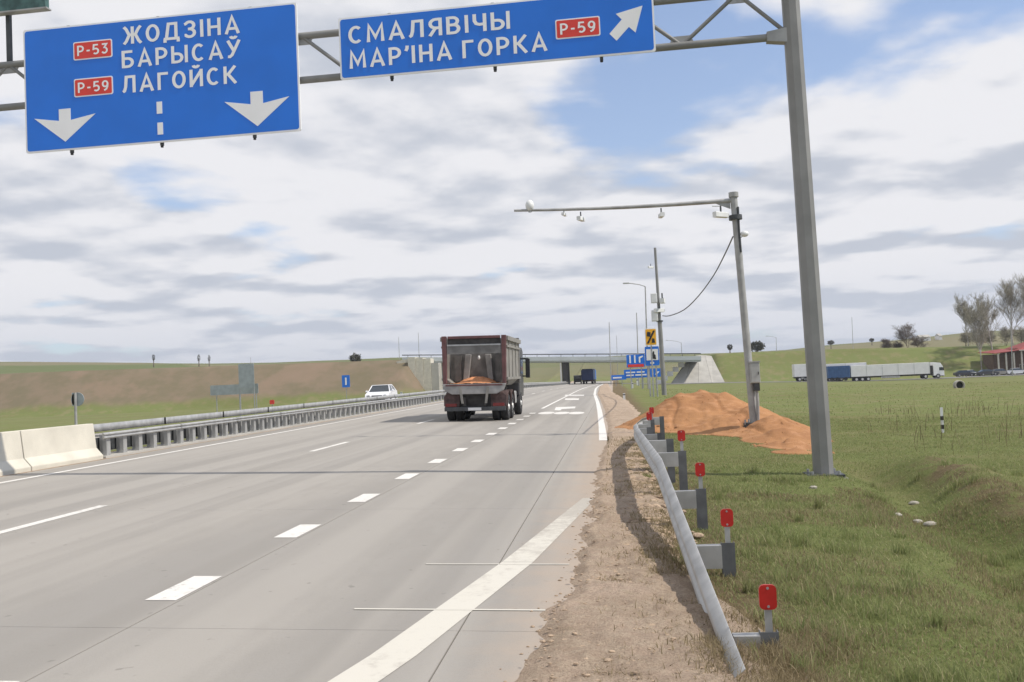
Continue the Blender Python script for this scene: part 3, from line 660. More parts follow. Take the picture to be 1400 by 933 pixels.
def mbeam(side, y0, y1, zt_, name='rail'):
    mb = MB(org); rows = []; n = max(2, int((y1-y0)/6))
    for i in range(n+1):
        y = y0+(y1-y0)*i/n; rows.append([(mx(y)+side*(.22+a), y, g1(BX, y)+zt_+b) for a, b in [(p*.8, q*(.5 if side > 0 else .62)) for p, q in mprof]])
    if side < 0: rows = [r[::-1] for r in rows]
    mb.grid(rows, True, True); mb.face(rows[0]); mb.face(rows[-1][::-1]); mb.build(name, M['railmetal'], MR)
y = 21.35
while y < 236:
    L2 = 4.0 if y < 60 else 12.0
    for s_ in (1, -1): mbeam(s_, y, min(y+L2+.1, 240), .60 if s_ > 0 else .80)
    y += L2
pm = MB(); pm.box(-.05, .05, -.09, .09, -.3, .54); pme = pm.mesh('post', M['railmetal'])
pm = MB(); pm.box(-.2, .2, -.05, .05, .50, .54); sme = pm.mesh('spacer', M['galvdull'])
y = 21.65; n = 0
while y < 236 and n < 290:
    for s_ in ((.15, -.12) if y < 62 else (.12,)):
        sh('post', pme, MR, Vector((mx(y)+s_, y+(.0 if s_ > 0 else .33), g1(BX, y)))-org); n += 1
    if y < 62: sh('spacer', sme, MR, Vector((mx(y), y, g1(BX, y)))-org)
    y += .78 if y < 62 else (1.3 if y < 120 else 2.4)
m_ = MB(org); m_.grid([[(mx(y_)-.215, y_, g1(BX, y_)+.12), (mx(y_)-.215, y_, g1(BX, y_)+.46), (mx(y_)-.235, y_, g1(BX, y_)+.46), (mx(y_)-.235, y_, g1(BX, y_)+.12)] for y_ in yr(21.4, 238, 6)], True, False); m_.build('gap_shade_board', M['darksteel'], MR)  # added dark strip, its colour stands in for shade between the median posts
m_ = MB(org); rows = [[(mx(y_)-.34, y_, g1(BX, y_)-.1), (mx(y_)-.34, y_, g1(BX, y_)+.04), (mx(y_)+.34, y_, g1(BX, y_)+.04), (mx(y_)+.34, y_, g1(BX, y_)-.1)] for y_ in yr(21.27, 240, 6)]
m_.grid(rows, False, False); m_.face(rows[0]); m_.face(rows[-1][::-1]); m_.build('kerb_plinth', M['concgrey'], MR)

# ------------------------------------------------------------------ sand heap
def sand_h(x, y):
    def cone(cx, cy, h, r, e=1.0):
        d = np.hypot((x-cx), (y-cy)*e); return h*np.maximum(0, 1-d/r)
    hs = [cone(2.1, 30.3, 1.48, 2.5), cone(2.8, 30.5, 1.60, 2.8), cone(3.5, 30.3, 1.50, 2.7), cone(4.2, 29.0, 1.15, 2.4), cone(4.4, 27.0, .86, 1.9), cone(4.35, 25.0, .68, 1.5), cone(4.15, 23.0, .55, 1.2), cone(3.95, 21.3, .42, .9), cone(1.2, 31, .65, 1.6), cone(3.3, 28.4, .8, 2.0)]
    z = np.zeros_like(x)
    for h in hs: k = .13; z = np.logaddexp(z/k, h/k)*k
    z = z-.325
    return z+(.02*smooth_noise(x, y, .42, 2)+.05*(lattice(x, y, .5, 7)-.5)+.045*(lattice(x, y, .2, 8)-.5)+.05*(lattice(x, y, 1.1, 3)-.5)+.030*(lattice(x, y, .11, 4)-.5)-.07*np.exp(-(np.sin(x*2.1+y*.7+2*lattice(x, y, 1.3, 5))/.16)**2))*np.clip(z*5, 0, 1)
def sand_mat():
    t = NT('orange_building_sand'); a = t.noise(.9, 6, .6); b = t.noise(6, 6, .7); c = t.noise(45, 4, .7); w_ = t.noise(2.2, 4, .55, (1, 1, 5))
    c0 = t.mix(t.rmp(a, .35, .65), (.40, .210, .100), (.315, .160, .078)); c0 = t.mix(t.rmp(w_, .50, .66, 0, .5), c0, (.48, .265, .145)); c1 = t.mix(t.rmp(b, .55, .7, 0, .4), c0, (.29, .145, .075))
    c2 = t.mix(t.rmp(c, .5, .66, 0, .3), c1, (.24, .12, .06)); t.bump(t.m_('ADD', b, t.m_('MULTIPLY', c, .4)), .6, .04); return t.out(c2, .95, .1)
M['sand'] = sand_mat()
sp_ = sheet('sand_pile', np.arange(-.8, 7.0, .05), np.arange(19.5, 34.5, .07), lambda x, y: np.where(sand_h(x, y) > .01, G(x, y)+sand_h(x, y), G(x, y)-.25), M['sand'])
tag(sp_, 'heap of orange building sand dumped on the grass beside the verge', 'sand pile')

m_ = MB()
for i in range(260):
    x = random.uniform(.2, 5.6); y = random.uniform(20, 31.5); hh = float(sand_h(np.array(x), np.array(y))); s_ = random.uniform(.015, .06)
    if hh > -.01: rx_ = g1(x, y)+max(hh, 0); a = [(s_*random.uniform(.7, 1.3)*math.cos(t), s_*random.uniform(.7, 1.3)*math.sin(t)) for t in (0, 1.2, 2.5, 3.8, 5.1)]; tp = (x, y, rx_+s_*.8); q = [(x+u*1.2, y+v*1.2, rx_-.02) for u, v in a]; [m_.face([q[k], q[(k+1) % 5], tp]) for k in range(5)]
tag(m_.build('sand_clods', M['sand']), 'small clods of orange sand on and round the heap', 'clods', kind='stuff')
# ------------------------------------------------------------------ camera mast with long arm
b0 = at_y(1031, 580, 27.3); b0.z = sand_h(np.array(b0.x), np.array(b0.y))*1.0+g1(b0.x, b0.y)-.05; b0 = Vector((b0.x, b0.y, float(b0.z)))
t0 = at_y(1003, 270, 27.3); CM = empty('camera_mast', b0); tag(CM, 'grey L shaped camera mast standing in the sand heap with its arm over the road', 'camera mast'); org = b0
rd = b0-Vector((0, 0, 0)); ax = (t0-b0)
def on_mast(f, dx=0, dy=0): return b0+ax*f+Vector((dx, dy, 0))
m_ = MB(org); m_.cyl(b0-ax*.02, on_mast(.72), .115, .10, 10); m_.cyl(on_mast(.72), on_mast(1.0), .105, .10, 10); m_.build('mast', M['galvdull'], CM)
m_ = MB(org); m_.cyl(on_mast(.90), on_mast(.92), .19, n=12); m_.build('flange', M['darksteel'], CM)
m_ = MB(org); m_.cyl(b0+Vector((0, 0, -.1)), b0+Vector((0, 0, .05)), .3, n=8); m_.build('base_flange', M['darksteel'], CM)
m_ = MB(org)
for a in range(4):
    q = Vector((math.cos(a*math.pi/2+.4), math.sin(a*math.pi/2+.4), 0)); m_.cyl(b0+q*.28, b0+q*.28+Vector((0, 0, .14)), .025, n=6)
m_.build('anchor_bolts', M['galv'], CM)
e0 = at_y(703, 288, 27.3+.0); a0 = at_y(1003, 274, 27.3)
m_ = MB(org); pts = [a0.lerp(e0, f)+Vector((0, 0, -.06*math.sin(f*3.1))) for f in np.linspace(0, 1, 9)]; m_.tube(pts, .065, 10, .038); m_.build('arm', M['galvdull'], CM)
m_ = MB(org); m_.prism([(-.55, -.05), (-.1, -.25), (-.1, 0)], -.012, .012, Fr(a0, (1, 0, 0))); m_.build('arm_gusset', M['galvdull'], CM)
m_ = MB(org); m_.cyl(on_mast(1.0), on_mast(1.0)+Vector((0, 0, .14)), .14, n=10); m_.build('mast_cap', M['galvdull'], CM)
# things carried by the mast
def cctv(loc, dirx, label, dome=False, s=1):
    t = empty('traffic_camera', loc); tag(t, label, 'camera')
    if dome:
        m_ = MB(); m_.ball((0, 0, .0), .13*s, .13*s, .17*s, 12, 6); m_.build('housing', M['boxwhite'], t)
        m_ = MB(); m_.cyl((0, 0, -.2*s), (0, 0, -.08*s), .05*s, n=8); m_.build('bracket', M['galv'], t)
    else:
        m_ = MB(); m_.cyl((0, 0, 0), (0, 0, -.16*s), .02*s, n=6); m_.build('bracket', M['darksteel'], t)
        m_ = MB(); m_.prism(rrect(-.06*s, .06*s, -.27*s, -.15*s, .02), -.19*s, .17*s, Fr((0, 0, 0), (1, 0, 0))); m_.build('housing', M['boxwhite'], t)
        m_ = MB(); m_.cyl((0, -.17*s, -.21*s), (0, -.2*s, -.21*s), .04*s, n=10); m_.build('lens', M['glass'], t)
    t.rotation_euler.z = dirx; return t
def arm_pt(px):
    f = (1003-px)/300; return a0.lerp(e0, f)+Vector((0, 0, -.08-.06*math.sin(f*3.1)))
cctv(arm_pt(795), 2.8, 'small traffic camera hanging under the outer part of the mast arm')
cctv(arm_pt(905), 3.3, 'small traffic camera hanging under the arm nearer the mast')
cctv(arm_pt(772)+Vector((0, 0, .08)), 2.9, 'tiny traffic camera clamped on the arm just inside the white dome', s=.7)
cctv(arm_pt(725)+Vector((0, 0, .22)), 0, 'white dome aerial on top of the tip of the mast arm', True)
t = cctv(at_y(985, 281, 27.0), 2.2, 'white bullet camera on a bracket left of the mast top', s=1.3)
m_ = MB(); m_.cyl((0, 0, -.02), (-.05, .35, -.05), .015, n=6); m_.build('support_tube', M['galv'], t)
cb = at_y(1012, 300, 27.3)
m_ = MB(org); m_.tube([at_y(1009, 283, 27.2), at_y(1010, 305, 27.2), at_y(1011, 325, 27.2), at_y(1013, 345, 27.2)], .03, 6); m_.build('conduit', M['darksteel'], CM)
t = empty('antenna_box', at_y(1018, 320, 27.2)); tag(t, 'small white antenna on the right of the mast below its flange', 'antenna')
m_ = MB(); m_.ball((0, 0, 0), .12, .08, .09, 10, 6); m_.build('housing', M['boxwhite'], t); m_ = MB(); m_.cyl((0, 0, 0), (-.13, 0, -.12), .015, n=6); m_.build('bracket', M['galv'], t)
q0 = at_y(1030, 525, 27.2); q1 = at_y(1037, 497, 27.2)
t = empty('control_cabinet', at_y(1033, 524, 27.15)); tag(t, 'grey control cabinet strapped to the foot of the camera mast', 'cabinet'); o_ = t.location
m_ = MB(); m_.box(-.14, .12, -.12, .12, .0, .58); m_.build('box', M['boxgrey'], t, .01)
m_ = MB(); m_.box(-.12, .10, -.135, -.121, .03, .55); d_ = m_.build('door', M['boxgrey'], t)
m_ = MB(); m_.box(.06, .08, -.15, -.136, .24, .32); m_.build('handle', M['black'], d_)
m_ = MB(); m_.box(-.16, .14, -.15, .14, .581, .62); m_.build('lid', M['galvdull'], t)
m_ = MB(); m_.box(-.06, .1, -.1, .1, -.22, -.003); m_.build('cable_tray', M['darksteel'], t)
m_ = MB(org); m_.tube([at_y(1034, 528, 27.15), at_y(1036, 550, 27.15), at_y(1036.5, 583, 27.2)], .045, 8); m_.build('conduit', M['galvdull'], CM)

# ------------------------------------------------------------------ concrete equipment pole beyond the heap
def pole_base(px, py, y):
    p = at_y(px, py, y); return Vector((p.x, p.y, min(p.z, g1(p.x, p.y)) if False else g1(p.x, p.y)))
UY = 76.0; ub = pole_base(908, 534, UY); ut = at_y(895.5, 339, UY); UP = empty('utility_pole', ub); tag(UP, 'tall slim grey pole with white boxes standing behind the sand heap', 'utility pole'); org = ub
ua = ut-ub
m_ = MB(org); m_.cyl(ub-ua*.01, ub+ua*.5, .20, .17, 10); m_.cyl(ub+ua*.5, ub+ua, .13, .10, 10); m_.build('pole', M['polegrey'], UP)
m_ = MB(org); m_.cyl(ub+ua*.495, ub+ua*.505, .26, n=10); m_.build('collar', M['darksteel'], UP)
def ubox(px0, py0, px1, py1, label, name, mt='boxwhite', dy=-.35):
    a = at_y(px0, py1, UY+dy); b = at_y(px1, py0, UY+dy); t = empty(name, (a+b)/2); tag(t, label, 'equipment box'); c_ = (a+b)/2
    m_ = MB(c_); m_.box(a.x, b.x, a.y-.12, a.y+.12, a.z, b.z); m_.build('box', M[mt], t, .04)
    m_ = MB(c_); m_.box(a.x+.06, b.x-.06, a.y-.14, a.y-.121, a.z+.08, b.z-.08); m_.build('cover', M[mt], t)
    m_ = MB(c_); m_.cyl(c_, c_+Vector((.28, .25, 0)), .03, n=6); m_.build('bracket', M['darksteel'], t)
ubox(890, 401, 898, 415, 'rounded white box, upper of two on the slim pole', 'equipment_box')
ubox(891, 424, 899, 440, 'square white box, lower of two on the slim pole', 'equipment_box')
cctv(at_y(905, 401, UY-.2), 3, 'dark camera on the right of the slim pole beside the upper box', s=3)
cctv(at_y(901, 416, UY-.3), 2.2, 'white camera on the slim pole between the two boxes', s=2.4)
cctv(at_y(889.5, 361, UY-.3), 2.2, 'tiny dark camera on a stalk high on the slim pole', s=1.3)
c0 = at_y(1002, 322, 27.25); c1 = at_y(906, 432, UY-.2); m_ = MB(c0); pts = []
PXS = [(1002, 324), (990, 350), (975, 378), (955, 405), (935, 424), (915, 432), (906, 432)]
for i, (a, b) in enumerate(PXS): f = i/(len(PXS)-1); pts.append(at_y(a, b, 27.25+(UY-.2-27.25)*f**1.0))
pts2 = []
for i in range(len(pts)-1):
    p0_, p1_, p2_, p3_ = pts[max(i-1, 0)], pts[i], pts[i+1], pts[min(i+2, len(pts)-1)]
    for u in (0, .33, .66): pts2.append(.5*((2*p1_)+(p2_-p0_)*u+(2*p0_-5*p1_+4*p2_-p3_)*u*u+(3*p1_-p0_-3*p2_+p3_)*u**3))
pts2.append(pts[-1]); m_.tube(pts2, .022, 5, .04)
tag(m_.build('overhead_cable', M['cable']), 'thin cable sagging from the camera mast to the slim pole', 'cable'); bpy.data.objects['overhead_cable'].location = c0

# ------------------------------------------------------------------ signs standing right of the road, far
def posted(name, label, px0, px1, py0, py1, y, mt, legs, border=None, footpy=None, cat='road sign', th=.05):
    a = at_y(px0, py1, y); b = at_y(px1, py0, y); cx = (a.x+b.x)/2; gz = g1(cx, y); t = empty(name, (cx, y, gz)); tag(t, label, cat); o_ = Vector((cx, y, gz)); fr = Fr((0, y, 0), (1, 0, 0))
    zlo, zhi = (a.z+b.z)/2-abs(b.z-a.z)/2, (a.z+b.z)/2+abs(b.z-a.z)/2
    m_ = MB(o_); m_.prism(rrect(a.x, b.x, zlo, zhi, .08, 3), 0, th, fr); p = m_.build('panel', M[mt], t)
    if border:
        bw = border[1]; m_ = MB(o_); m_.prism(rrect(a.x+bw, b.x-bw, zlo+bw, zhi-bw, .06, 3), th, th+.012, fr); m_.build('field', M[border[0]], p)
    for f in legs:
        x = a.x+(b.x-a.x)*f; m_ = MB(o_); m_.cyl((x, y+.06, g1(x, y)-.2), (x, y+.06, zhi-.05), .055, n=8); m_.build('leg', M['galv'], t)
    return t, p, fr, o_, (a.x, b.x, zlo, zhi), th
def bits(p, fr, o_, box, th, mt, rects, name='symbol'):
    x0, x1, z0, z1 = box
    for r in rects:
        m_ = MB(o_); m_.prism([(x0+(x1-x0)*u, z0+(z1-z0)*v) for u, v in r], th+.012, th+.03, fr); m_.build(name, M[mt], p)
def R4(u0, u1, v0, v1): return [(u0, v0), (u1, v0), (u1, v1), (u0, v1)]
t, p, fr, o_, bx, th = posted('roadworks_sign', 'yellow rectangular sign with black strokes above the white pictogram sign', 882.5, 897, 449, 473, 70, 'white', (.5,), ('yellow', .05))
bits(p, fr, o_, bx, th, 'black', [[(.12, .12), (.30, .12), (.88, .85), (.72, .88)], [(.15, .55), (.45, .5), (.5, .78), (.2, .82)], [(.55, .15), (.85, .15), (.8, .4), (.6, .42)]])
t, p, fr, o_, bx, th = posted('pictogram_sign', 'blue and white rectangular sign with a black figure on the slim post', 882.5, 900.5, 473.5, 500.5, 70.3, 'blue', (.25, .75), None)
bits(p, fr, o_, bx, th, 'white', [R4(.1, .93, .28, .86)], 'white_field'); th2 = th+.02
x0, x1, z0, z1 = bx
m_ = MB(o_); m_.prism([(x0+(x1-x0)*u, z0+(z1-z0)*v) for u, v in [(.50, .36), (.78, .32), (.74, .55), (.66, .60), (.66, .74), (.56, .74), (.52, .58)]], th+.035, th+.045, fr); m_.build('figure', M['black'], p)
bits(p, fr, o_, bx, th, 'white', [R4(.35, .62, .09, .19)], 'lettering')
t, p, fr, o_, bx, th = posted('lane_scheme_sign', 'blue sign with white lane strokes and a red band, behind the slim pole', 857, 881, 484.5, 503, 105, 'blue', (.2, .8))
bits(p, fr, o_, bx, th, 'white', [R4(.16, .24, .35, .95), R4(.42, .50, .35, .95), [(.68, .35), (.76, .35), (.76, .7), (.92, .8), (.9, .9), (.68, .8)]]); bits(p, fr, o_, bx, th, 'signred', [R4(.06, .94, .02, .24)], 'red_band')
t, p, fr, o_, bx, th = posted('far_direction_sign', 'long low blue direction sign with rows of small white text under the lane sign', 853.5, 904, 503.6, 517.5, 112, 'blue', (.2, .5, .85))
bits(p, fr, o_, bx, th, 'white', [R4(.05, .30, .58, .74), R4(.34, .55, .58, .74), R4(.06, .26, .24, .40), R4(.30, .60, .24, .40), [(.82, .3), (.87, .25), (.95, .62), (.90, .65)]], 'lettering')
t, p, fr, o_, bx, th = posted('far_exit_sign', 'pale blue sloping exit sign furthest along the verge', 836, 856, 512.5, 520, 150, 'blue', (.3, .7))
bits(p, fr, o_, bx, th, 'white', [R4(.1, .7, .3, .6)], 'lettering')
# signs seen from behind, across the median
t, p, fr, o_, bx, th = posted('sign_back', 'tall grey sign back between two posts behind the median rail', 327, 347, 497, 531, 95, 'signback', (.05, .95))
t, p, fr, o_, bx, th = posted('sign_back', 'wide low grey sign back on a single visible left leg, under the tall one', 288, 353, 524.5, 541, 97, 'signback', (.12, .6, .95)); 
for k in range(4): bits(p, fr, o_, bx, .0, 'galvdull', [R4(.01, .99, .12+.22*k, .17+.22*k)], 'stiffener')
rs = at_y(103, 545, 46); gz = g1(rs.x, 46); t = empty('round_sign', (rs.x, 46, gz)); tag(t, 'round grey sign seen from behind on a thick post over the concrete blocks', 'road sign')
m_ = MB((rs.x, 46, gz)); m_.cyl((rs.x+.05, 46.1, rs.z-.05), (rs.x+.05, 46.14, rs.z-.05), .36, n=20); m_.build('disc', M['signback'], t)
m_ = MB((rs.x, 46, gz)); m_.cyl((rs.x, 46, gz-.2), (rs.x, 46, rs.z+.3), .07, n=8); m_.build('post', M['galvdull'], t)
m_ = MB((rs.x, 46, gz)); m_.box(rs.x-.25, rs.x-.10, 46.1, 46.13, rs.z-.38, rs.z+.3); m_.build('side_plate', M['signback'], t)
t, p, fr, o_, bx, th = posted('small_blue_sign', 'small blue sign on the bare bank left of the white car', 468, 478, 513, 530, 150, 'blue', (.5,)); bits(p, fr, o_, bx, th, 'white', [R4(.4, .6, .2, .8)])
t, p, fr, o_, bx, th = posted('red_marker', 'tiny orange red marker on the grass beyond the median rail', 369, 375, 547, 553, 110, 'signred', (.5,), cat='marker')
def marker_post(px, py, hpx, label, stripes=False):
    b = gp(px, py); d = b.y; h_ = hpx/F*d; t = empty('marker_post', b); tag(t, label, 'marker post', 'small marker posts along the verge')
    m_ = MB(); w_ = max(.035, .0012*d); m_.box(-w_, w_, -w_*.6, w_*.6, -.1, h_); m_.build('post', M['boxwhite'], t)
    m_ = MB()
    for k in ((.15, .32), (.5, .66)) if stripes else ((.72, .86),): m_.box(-w_-.004, w_+.004, -w_*.6-.004, w_*.6+.004, h_*k[0], h_*k[1])
    m_.build('black_band', M['black'], t)
marker_post(1289, 592, 33, 'black and white striped marker post alone in the right-hand field', True)
marker_post(853.5, 547, 9, 'short white marker post on the grass right of the far verge')
marker_post(872, 527, 9, 'small white marker post under the long blue sign')
marker_post(864.5, 531, 8, 'small white marker post left of the one under the long blue sign')
marker_post(549, 542, 6, 'small white marker post beside the bridge abutment')

# ------------------------------------------------------------------ flyover
def yline(x): return 231+.0*x
BR = empty('road_bridge', (-15, 232, zr(232).item())); tag(BR, 'low concrete road bridge crossing the highway in the distance', 'bridge'); org = BR.location
zL = at_y(560, 489.5, 232).z; zR = at_y(948, 488, 232).z
xL, xR = -51.5, 21.0
dk = Fr((xL, 227, 0), (xR-xL, 0, zR-zL), (0, 0, 1))
def dz_(x): return zL+(zR-zL)*(x-xL)/(xR-xL)
m_ = MB(org); m_.v  # deck girder
for (y0, y1, a, b, nm, mt) in ((227, 241, -.35, -1.30, 'girder', 'deck'), (226.6, 227, -.0, -.95, 'parapet', 'deck'), (241, 241.4, -.0, -.6, 'parapet', 'concgrey')):
    m_ = MB(org); q = [(xL, dz_(xL)+b), (xR, dz_(xR)+b), (xR, dz_(xR)+a), (xL, dz_(xL)+a)]
    m_.prism([(x, z) for x, z in q], -y1, -y0, Fr((0, 0, 0), (1, 0, 0))); m_.build(nm, M[mt], BR)
m_ = MB(org); q = [(xL, dz_(xL)+.50), (xR, dz_(xR)+.50), (xR, dz_(xR)+.72), (xL, dz_(xL)+.72)]; m_.prism(q, -226.72, -226.6, Fr((0, 0, 0), (1, 0, 0))); m_.build('handrail', M['darksteel'], BR)
m_ = MB(org)
for k in range(25): x = xL+(xR-xL)*(k+.5)/25; m_.box(x-.05, x+.05, 226.62, 226.7, dz_(x)-.0, dz_(x)+.5)
m_.build('baluster_row', M['darksteel'], BR)
px_ = at_y(773, 510, 233).x
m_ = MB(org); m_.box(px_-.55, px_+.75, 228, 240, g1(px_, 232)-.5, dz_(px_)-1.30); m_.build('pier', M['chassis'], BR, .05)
m_ = MB(org); m_.box(px_-.95, px_-.65, 227.6, 228.4, g1(px_, 232)-.5, dz_(px_)-1.30); m_.build('downpipe', M['trailwhite'], BR)
px_ = at_y(650, 510, 233).x; m_ = MB(org); m_.box(px_-.6, px_+.6, 228, 240, g1(px_, 232)-.5, dz_(px_)-1.30); m_.build('pier', M['concgrey'], BR, .05)
# left abutment wall in panels, with wing
xa = at_y(561, 520, 224).x; xb = at_y(604, 520, 226).x
for k in range(4):
    x0 = xa+(xb-xa)*k/4; x1 = xa+(xb-xa)*(k+1)/4-.08; m_ = MB(org)
    y_ = 222.0+k*.25; top = dz_(x0)-(.1+.12*k if k < 3 else 1.4)
    m_.box(x0, x1, y_, y_+16, g1(-40, 228)-1.2, top); m_.build('abutment_panel', M['conc'] if k < 3 else M['concgrey'], BR)
m_ = MB(org); zb_ = g1(-46, 220)
m_.prism([(xa-3.2, zL-1.0), (xa-.05, zL-.4), (xa-.05, zb_-1.0), (xa-.4, zb_-1.0)][::-1], -224.4, -223.6, Fr((0, 0, 0), (1, 0, 0))); m_.build('wing_wall', M['conc'], BR)
# right abutment: sloping paved cone in panels
pts_b = [(914, 527), (935, 527.4), (955, 527.8), (975, 527.4), (994, 526.5)]; pts_t = [(939, 493), (946, 488), (955, 486), (964, 486), (973, 487)]
for k in range(4):
    a, b = at_y(pts_b[k][0], pts_b[k][1]+2, 228-.5*k), at_y(pts_b[k+1][0]-.25, pts_b[k+1][1]+2, 228-.5*(k+1)); c, d = at_y(pts_t[k+1][0]-.25, pts_t[k+1][1], 240), at_y(*pts_t[k], 240)
    m_ = MB(org); th_ = Vector((0, 1.0, -.6)); q = [a, b, c, d]; bk = [v+th_ for v in q]; m_.face(q); m_.face(bk[::-1])
    for i in range(4): m_.face([q[(i+1) % 4], q[i], bk[i], bk[(i+1) % 4]])
    m_.build('slope_panel', M['concgrey'], BR)
a, b = at_y(913, 505, 229), at_y(938, 491, 239)
for k in range(5):
    f = k/5; p0_ = at_y(899+f*38, 520-f*30+0, 229+f*8); m_ = MB(org); m_.box(p0_.x-.4, p0_.x+1.0, p0_.y-.5, p0_.y+.6, g1(20, 228)-.5 if k < 1 else p0_.z-1.2, p0_.z); m_.build('stair_step', M['trailwhite'], BR)

# ------------------------------------------------------------------ street lamps and far masts
def lamp(px, pyt, pyb, y, arm_px, label, r=.09, arm_py=None):
    b = pole_base(px, pyb, y); tp = at_y(px-(pyb-pyt)*.03, pyt, y); t = empty('street_lamp', b); tag(t, label, 'street lamp', 'street lamps along the road')
    m_ = MB(b); m_.cyl(b-Vector((0, 0, .3)), tp, r, r*.65, 8); m_.build('pole', M['galvdull'], t)
    if arm_px:
        s_ = 1 if arm_px > 0 else -1; ln = abs(arm_px)/F*y; m_ = MB(b)
        pts = [tp, tp+Vector((s_*ln*.25, 0, ln*.10)), tp+Vector((s_*ln*.6, 0, ln*.17)), tp+Vector((s_*ln*.85, 0, ln*.2))]
        m_.tube(pts, r*.5, 6); m_.build('arm', M['galvdull'], t); e = pts[-1]
        m_ = MB(b); m_.box(e.x-.35, e.x+.35, e.y-.14, e.y+.14, e.z-.08, e.z+.06); m_.build('lamp_head', M['boxgrey'], t, .03)
lamp(886, 392, 521, 105, -30, 'tallest far street lamp, its arm reaching left over the verge', .10)
lamp(873, 428, 518, 150, 0, 'armless lamp pole just left of the tallest street lamp', .10)
lamp(835, 441, 515, 190, 0, 'slim lamp pole above the empty far road, left of the blue signs', .10)
lamp(573, 455, 495, 262, 0, 'thin lamp pole above the left bridge end, nearer the red truck', .10)
lamp(546, 461, 495, 275, 0, 'thin lamp pole above the bank just left of the bridge end', .10)
lamp(932, 469, 490, 255, -22, 'curved lamp on the bridge right of the slim pole', .10)
lamp(1166, 434, 480, 330, 0, 'thin mast on the right hill left of the bare tree', .11)
lamp(844, 459, 500, 250, 0, 'faint lamp pole on the bridge right of the blue truck', .08)
lamp(1062, 462, 490, 258, -14, 'short curved lamp on the embankment right of the camera mast', .08)
lamp(1384, 423, 512, 215, 0, 'slim grey lamp pole in front of the red-roofed house', .13)
lamp(343, 489, 500, 236, 0, 'very short thin mast on the left bank crest above the tall sign back', .07)

# ------------------------------------------------------------------ trees
MAXL = [4]
def limb(mb, p, d, ln, r, lev, tw, spread, up):
    n = 3 if lev < 2 else (2 if lev == 2 else 1); pts = [p]; q = p; dd = d; r = max(r, .013)
    for i in range(n):
        dd = (dd+Vector((random.gauss(0, .10), random.gauss(0, .10), random.gauss(0, .05)+up*.05))).normalized(); q = q+dd*ln/n; pts.append(q)
    (mb if lev < 2 else tw).tube(pts, r, 5 if lev < 2 else 3, max(r*.45, .008))
    if lev >= MAXL[0]: return
    for i in range({0: 18, 1: 9, 2: 7, 3: 5}[lev]):
        f = random.uniform(.28 if lev == 0 else .2, 1); k = min(int(f*n), n-1); b = pts[k].lerp(pts[k+1], f*n-k)
        a = Vector((random.gauss(0, 1), random.gauss(0, 1), random.gauss(0, .35))).normalized()
        nd = (dd*.65+a*spread*1.3+Vector((0, 0, up*.7))).normalized(); limb(mb, b, nd, ln*random.uniform(.38, .58)*(1.15-.5*f if lev == 0 else 1), r*.36, lev+1, tw, spread, up)
def tree(px, py, hpx, y, label, name='bare_tree', spread=.65, up=.35, mt='twig', bark='bark', trunks=1, grp='bare trees in the distance', w_=.012):
    b = pole_base(px, py, y); h_ = hpx/F*y; t = empty(name, b); tag(t, label, 'tree', grp); a, c = MB(), MB(); MAXL[0] = 3 if trunks > 1 else 4
    for k in range(trunks): limb(a, Vector((random.uniform(-.3, .3)*(trunks > 1), random.uniform(-.3, .3)*(trunks > 1), -.3)), Vector((random.gauss(0, .12 if trunks > 1 else .02), random.gauss(0, .05), 1)).normalized(), h_*.86, h_*w_, 0, c, spread, up)
    a.build('trunk', M[bark], t); c.build('crown', M[mt], t); return t
tree(1342, 503, 76, 238, 'tall bare birch with grey trunk, leftmost of the grove by the house', up=.6, spread=.40, mt='twig')
tree(1360, 503, 70, 243, 'bare birch with a brownish crown, second in the grove by the house', up=.6, spread=.40)
tree(1388, 503, 78, 246, 'tall bare birch behind the red-roofed house', up=.6, spread=.40)
tree(1410, 500, 80, 250, 'bare birch at the right picture edge behind the house roof', up=.6, spread=.40)
tree(1326, 500, 56, 252, 'smaller thin birch left of the tall grove', up=.6, spread=.40)
tree(1242, 492, 32, 262, 'dark leafless tree with two stems behind the white lorry cab', mt='darktwig', bark='darktwig', trunks=3, spread=.7)
for q in ((1215, 492, 18, 'leftmost'), (1258, 492, 20, 'rightmost and largest'), (1228, 492, 14, 'smallest')):
    tree(q[0], q[1], q[2], 264, q[3]+' of the low leafless scrub bushes behind the lorries', 'bare_bush', .9, .2, 'darktwig', 'darktwig', 3, 'scrub bushes behind the lorries')
for q in ((1322, 500, 20, 'leftmost'), (1338, 500, 26, 'second from the left'), (1354, 500, 22, 'third from the left'), (1376, 500, 26, 'fourth from the left'), (1398, 500, 26, 'rightmost')):
    tree(q[0], q[1], q[2], 256, q[3]+' of the brown leafless bushes behind the roadside cafe', 'bare_bush', .9, .2, 'twig', 'darktwig', 3, 'brown bushes behind the cafe')
def round_tree(px, pyt, pyb, wpx, y, label, mt='bush'):
    b = at_y(px, pyb, y); z = b.z; h_ = (pyb-pyt)/F*y; w_ = wpx/F*y/2; t = empty('round_tree', (b.x, y, z)); tag(t, label, 'tree'); c = MB(); a = MB()
    a.cyl((0, 0, -2), (0, 0, h_*.5), .25, .12, 6); a.build('trunk', M['darktwig'], t)
    for k in range(420):
        v = Vector((random.gauss(0, 1), random.gauss(0, 1), random.gauss(0, 1))).normalized()*random.uniform(.45, 1)**.5; q = Vector((v.x*w_, v.y*w_, h_*.55+v.z*h_*.45)); s_ = w_*.16
        e = [Vector((random.gauss(0, s_), random.gauss(0, s_), random.gauss(0, s_))) for _ in range(3)]; c.face([q+e[0], q+e[1], q+e[2]])
    c.build('crown', M[mt], t)
M['bush'] = mat('dark_bushy_foliage', (.055, .055, .04), .9, 0, .3, 1)
round_tree(1035, 468, 481, 20, 300, 'dark round tree on the skyline right of the camera mast')
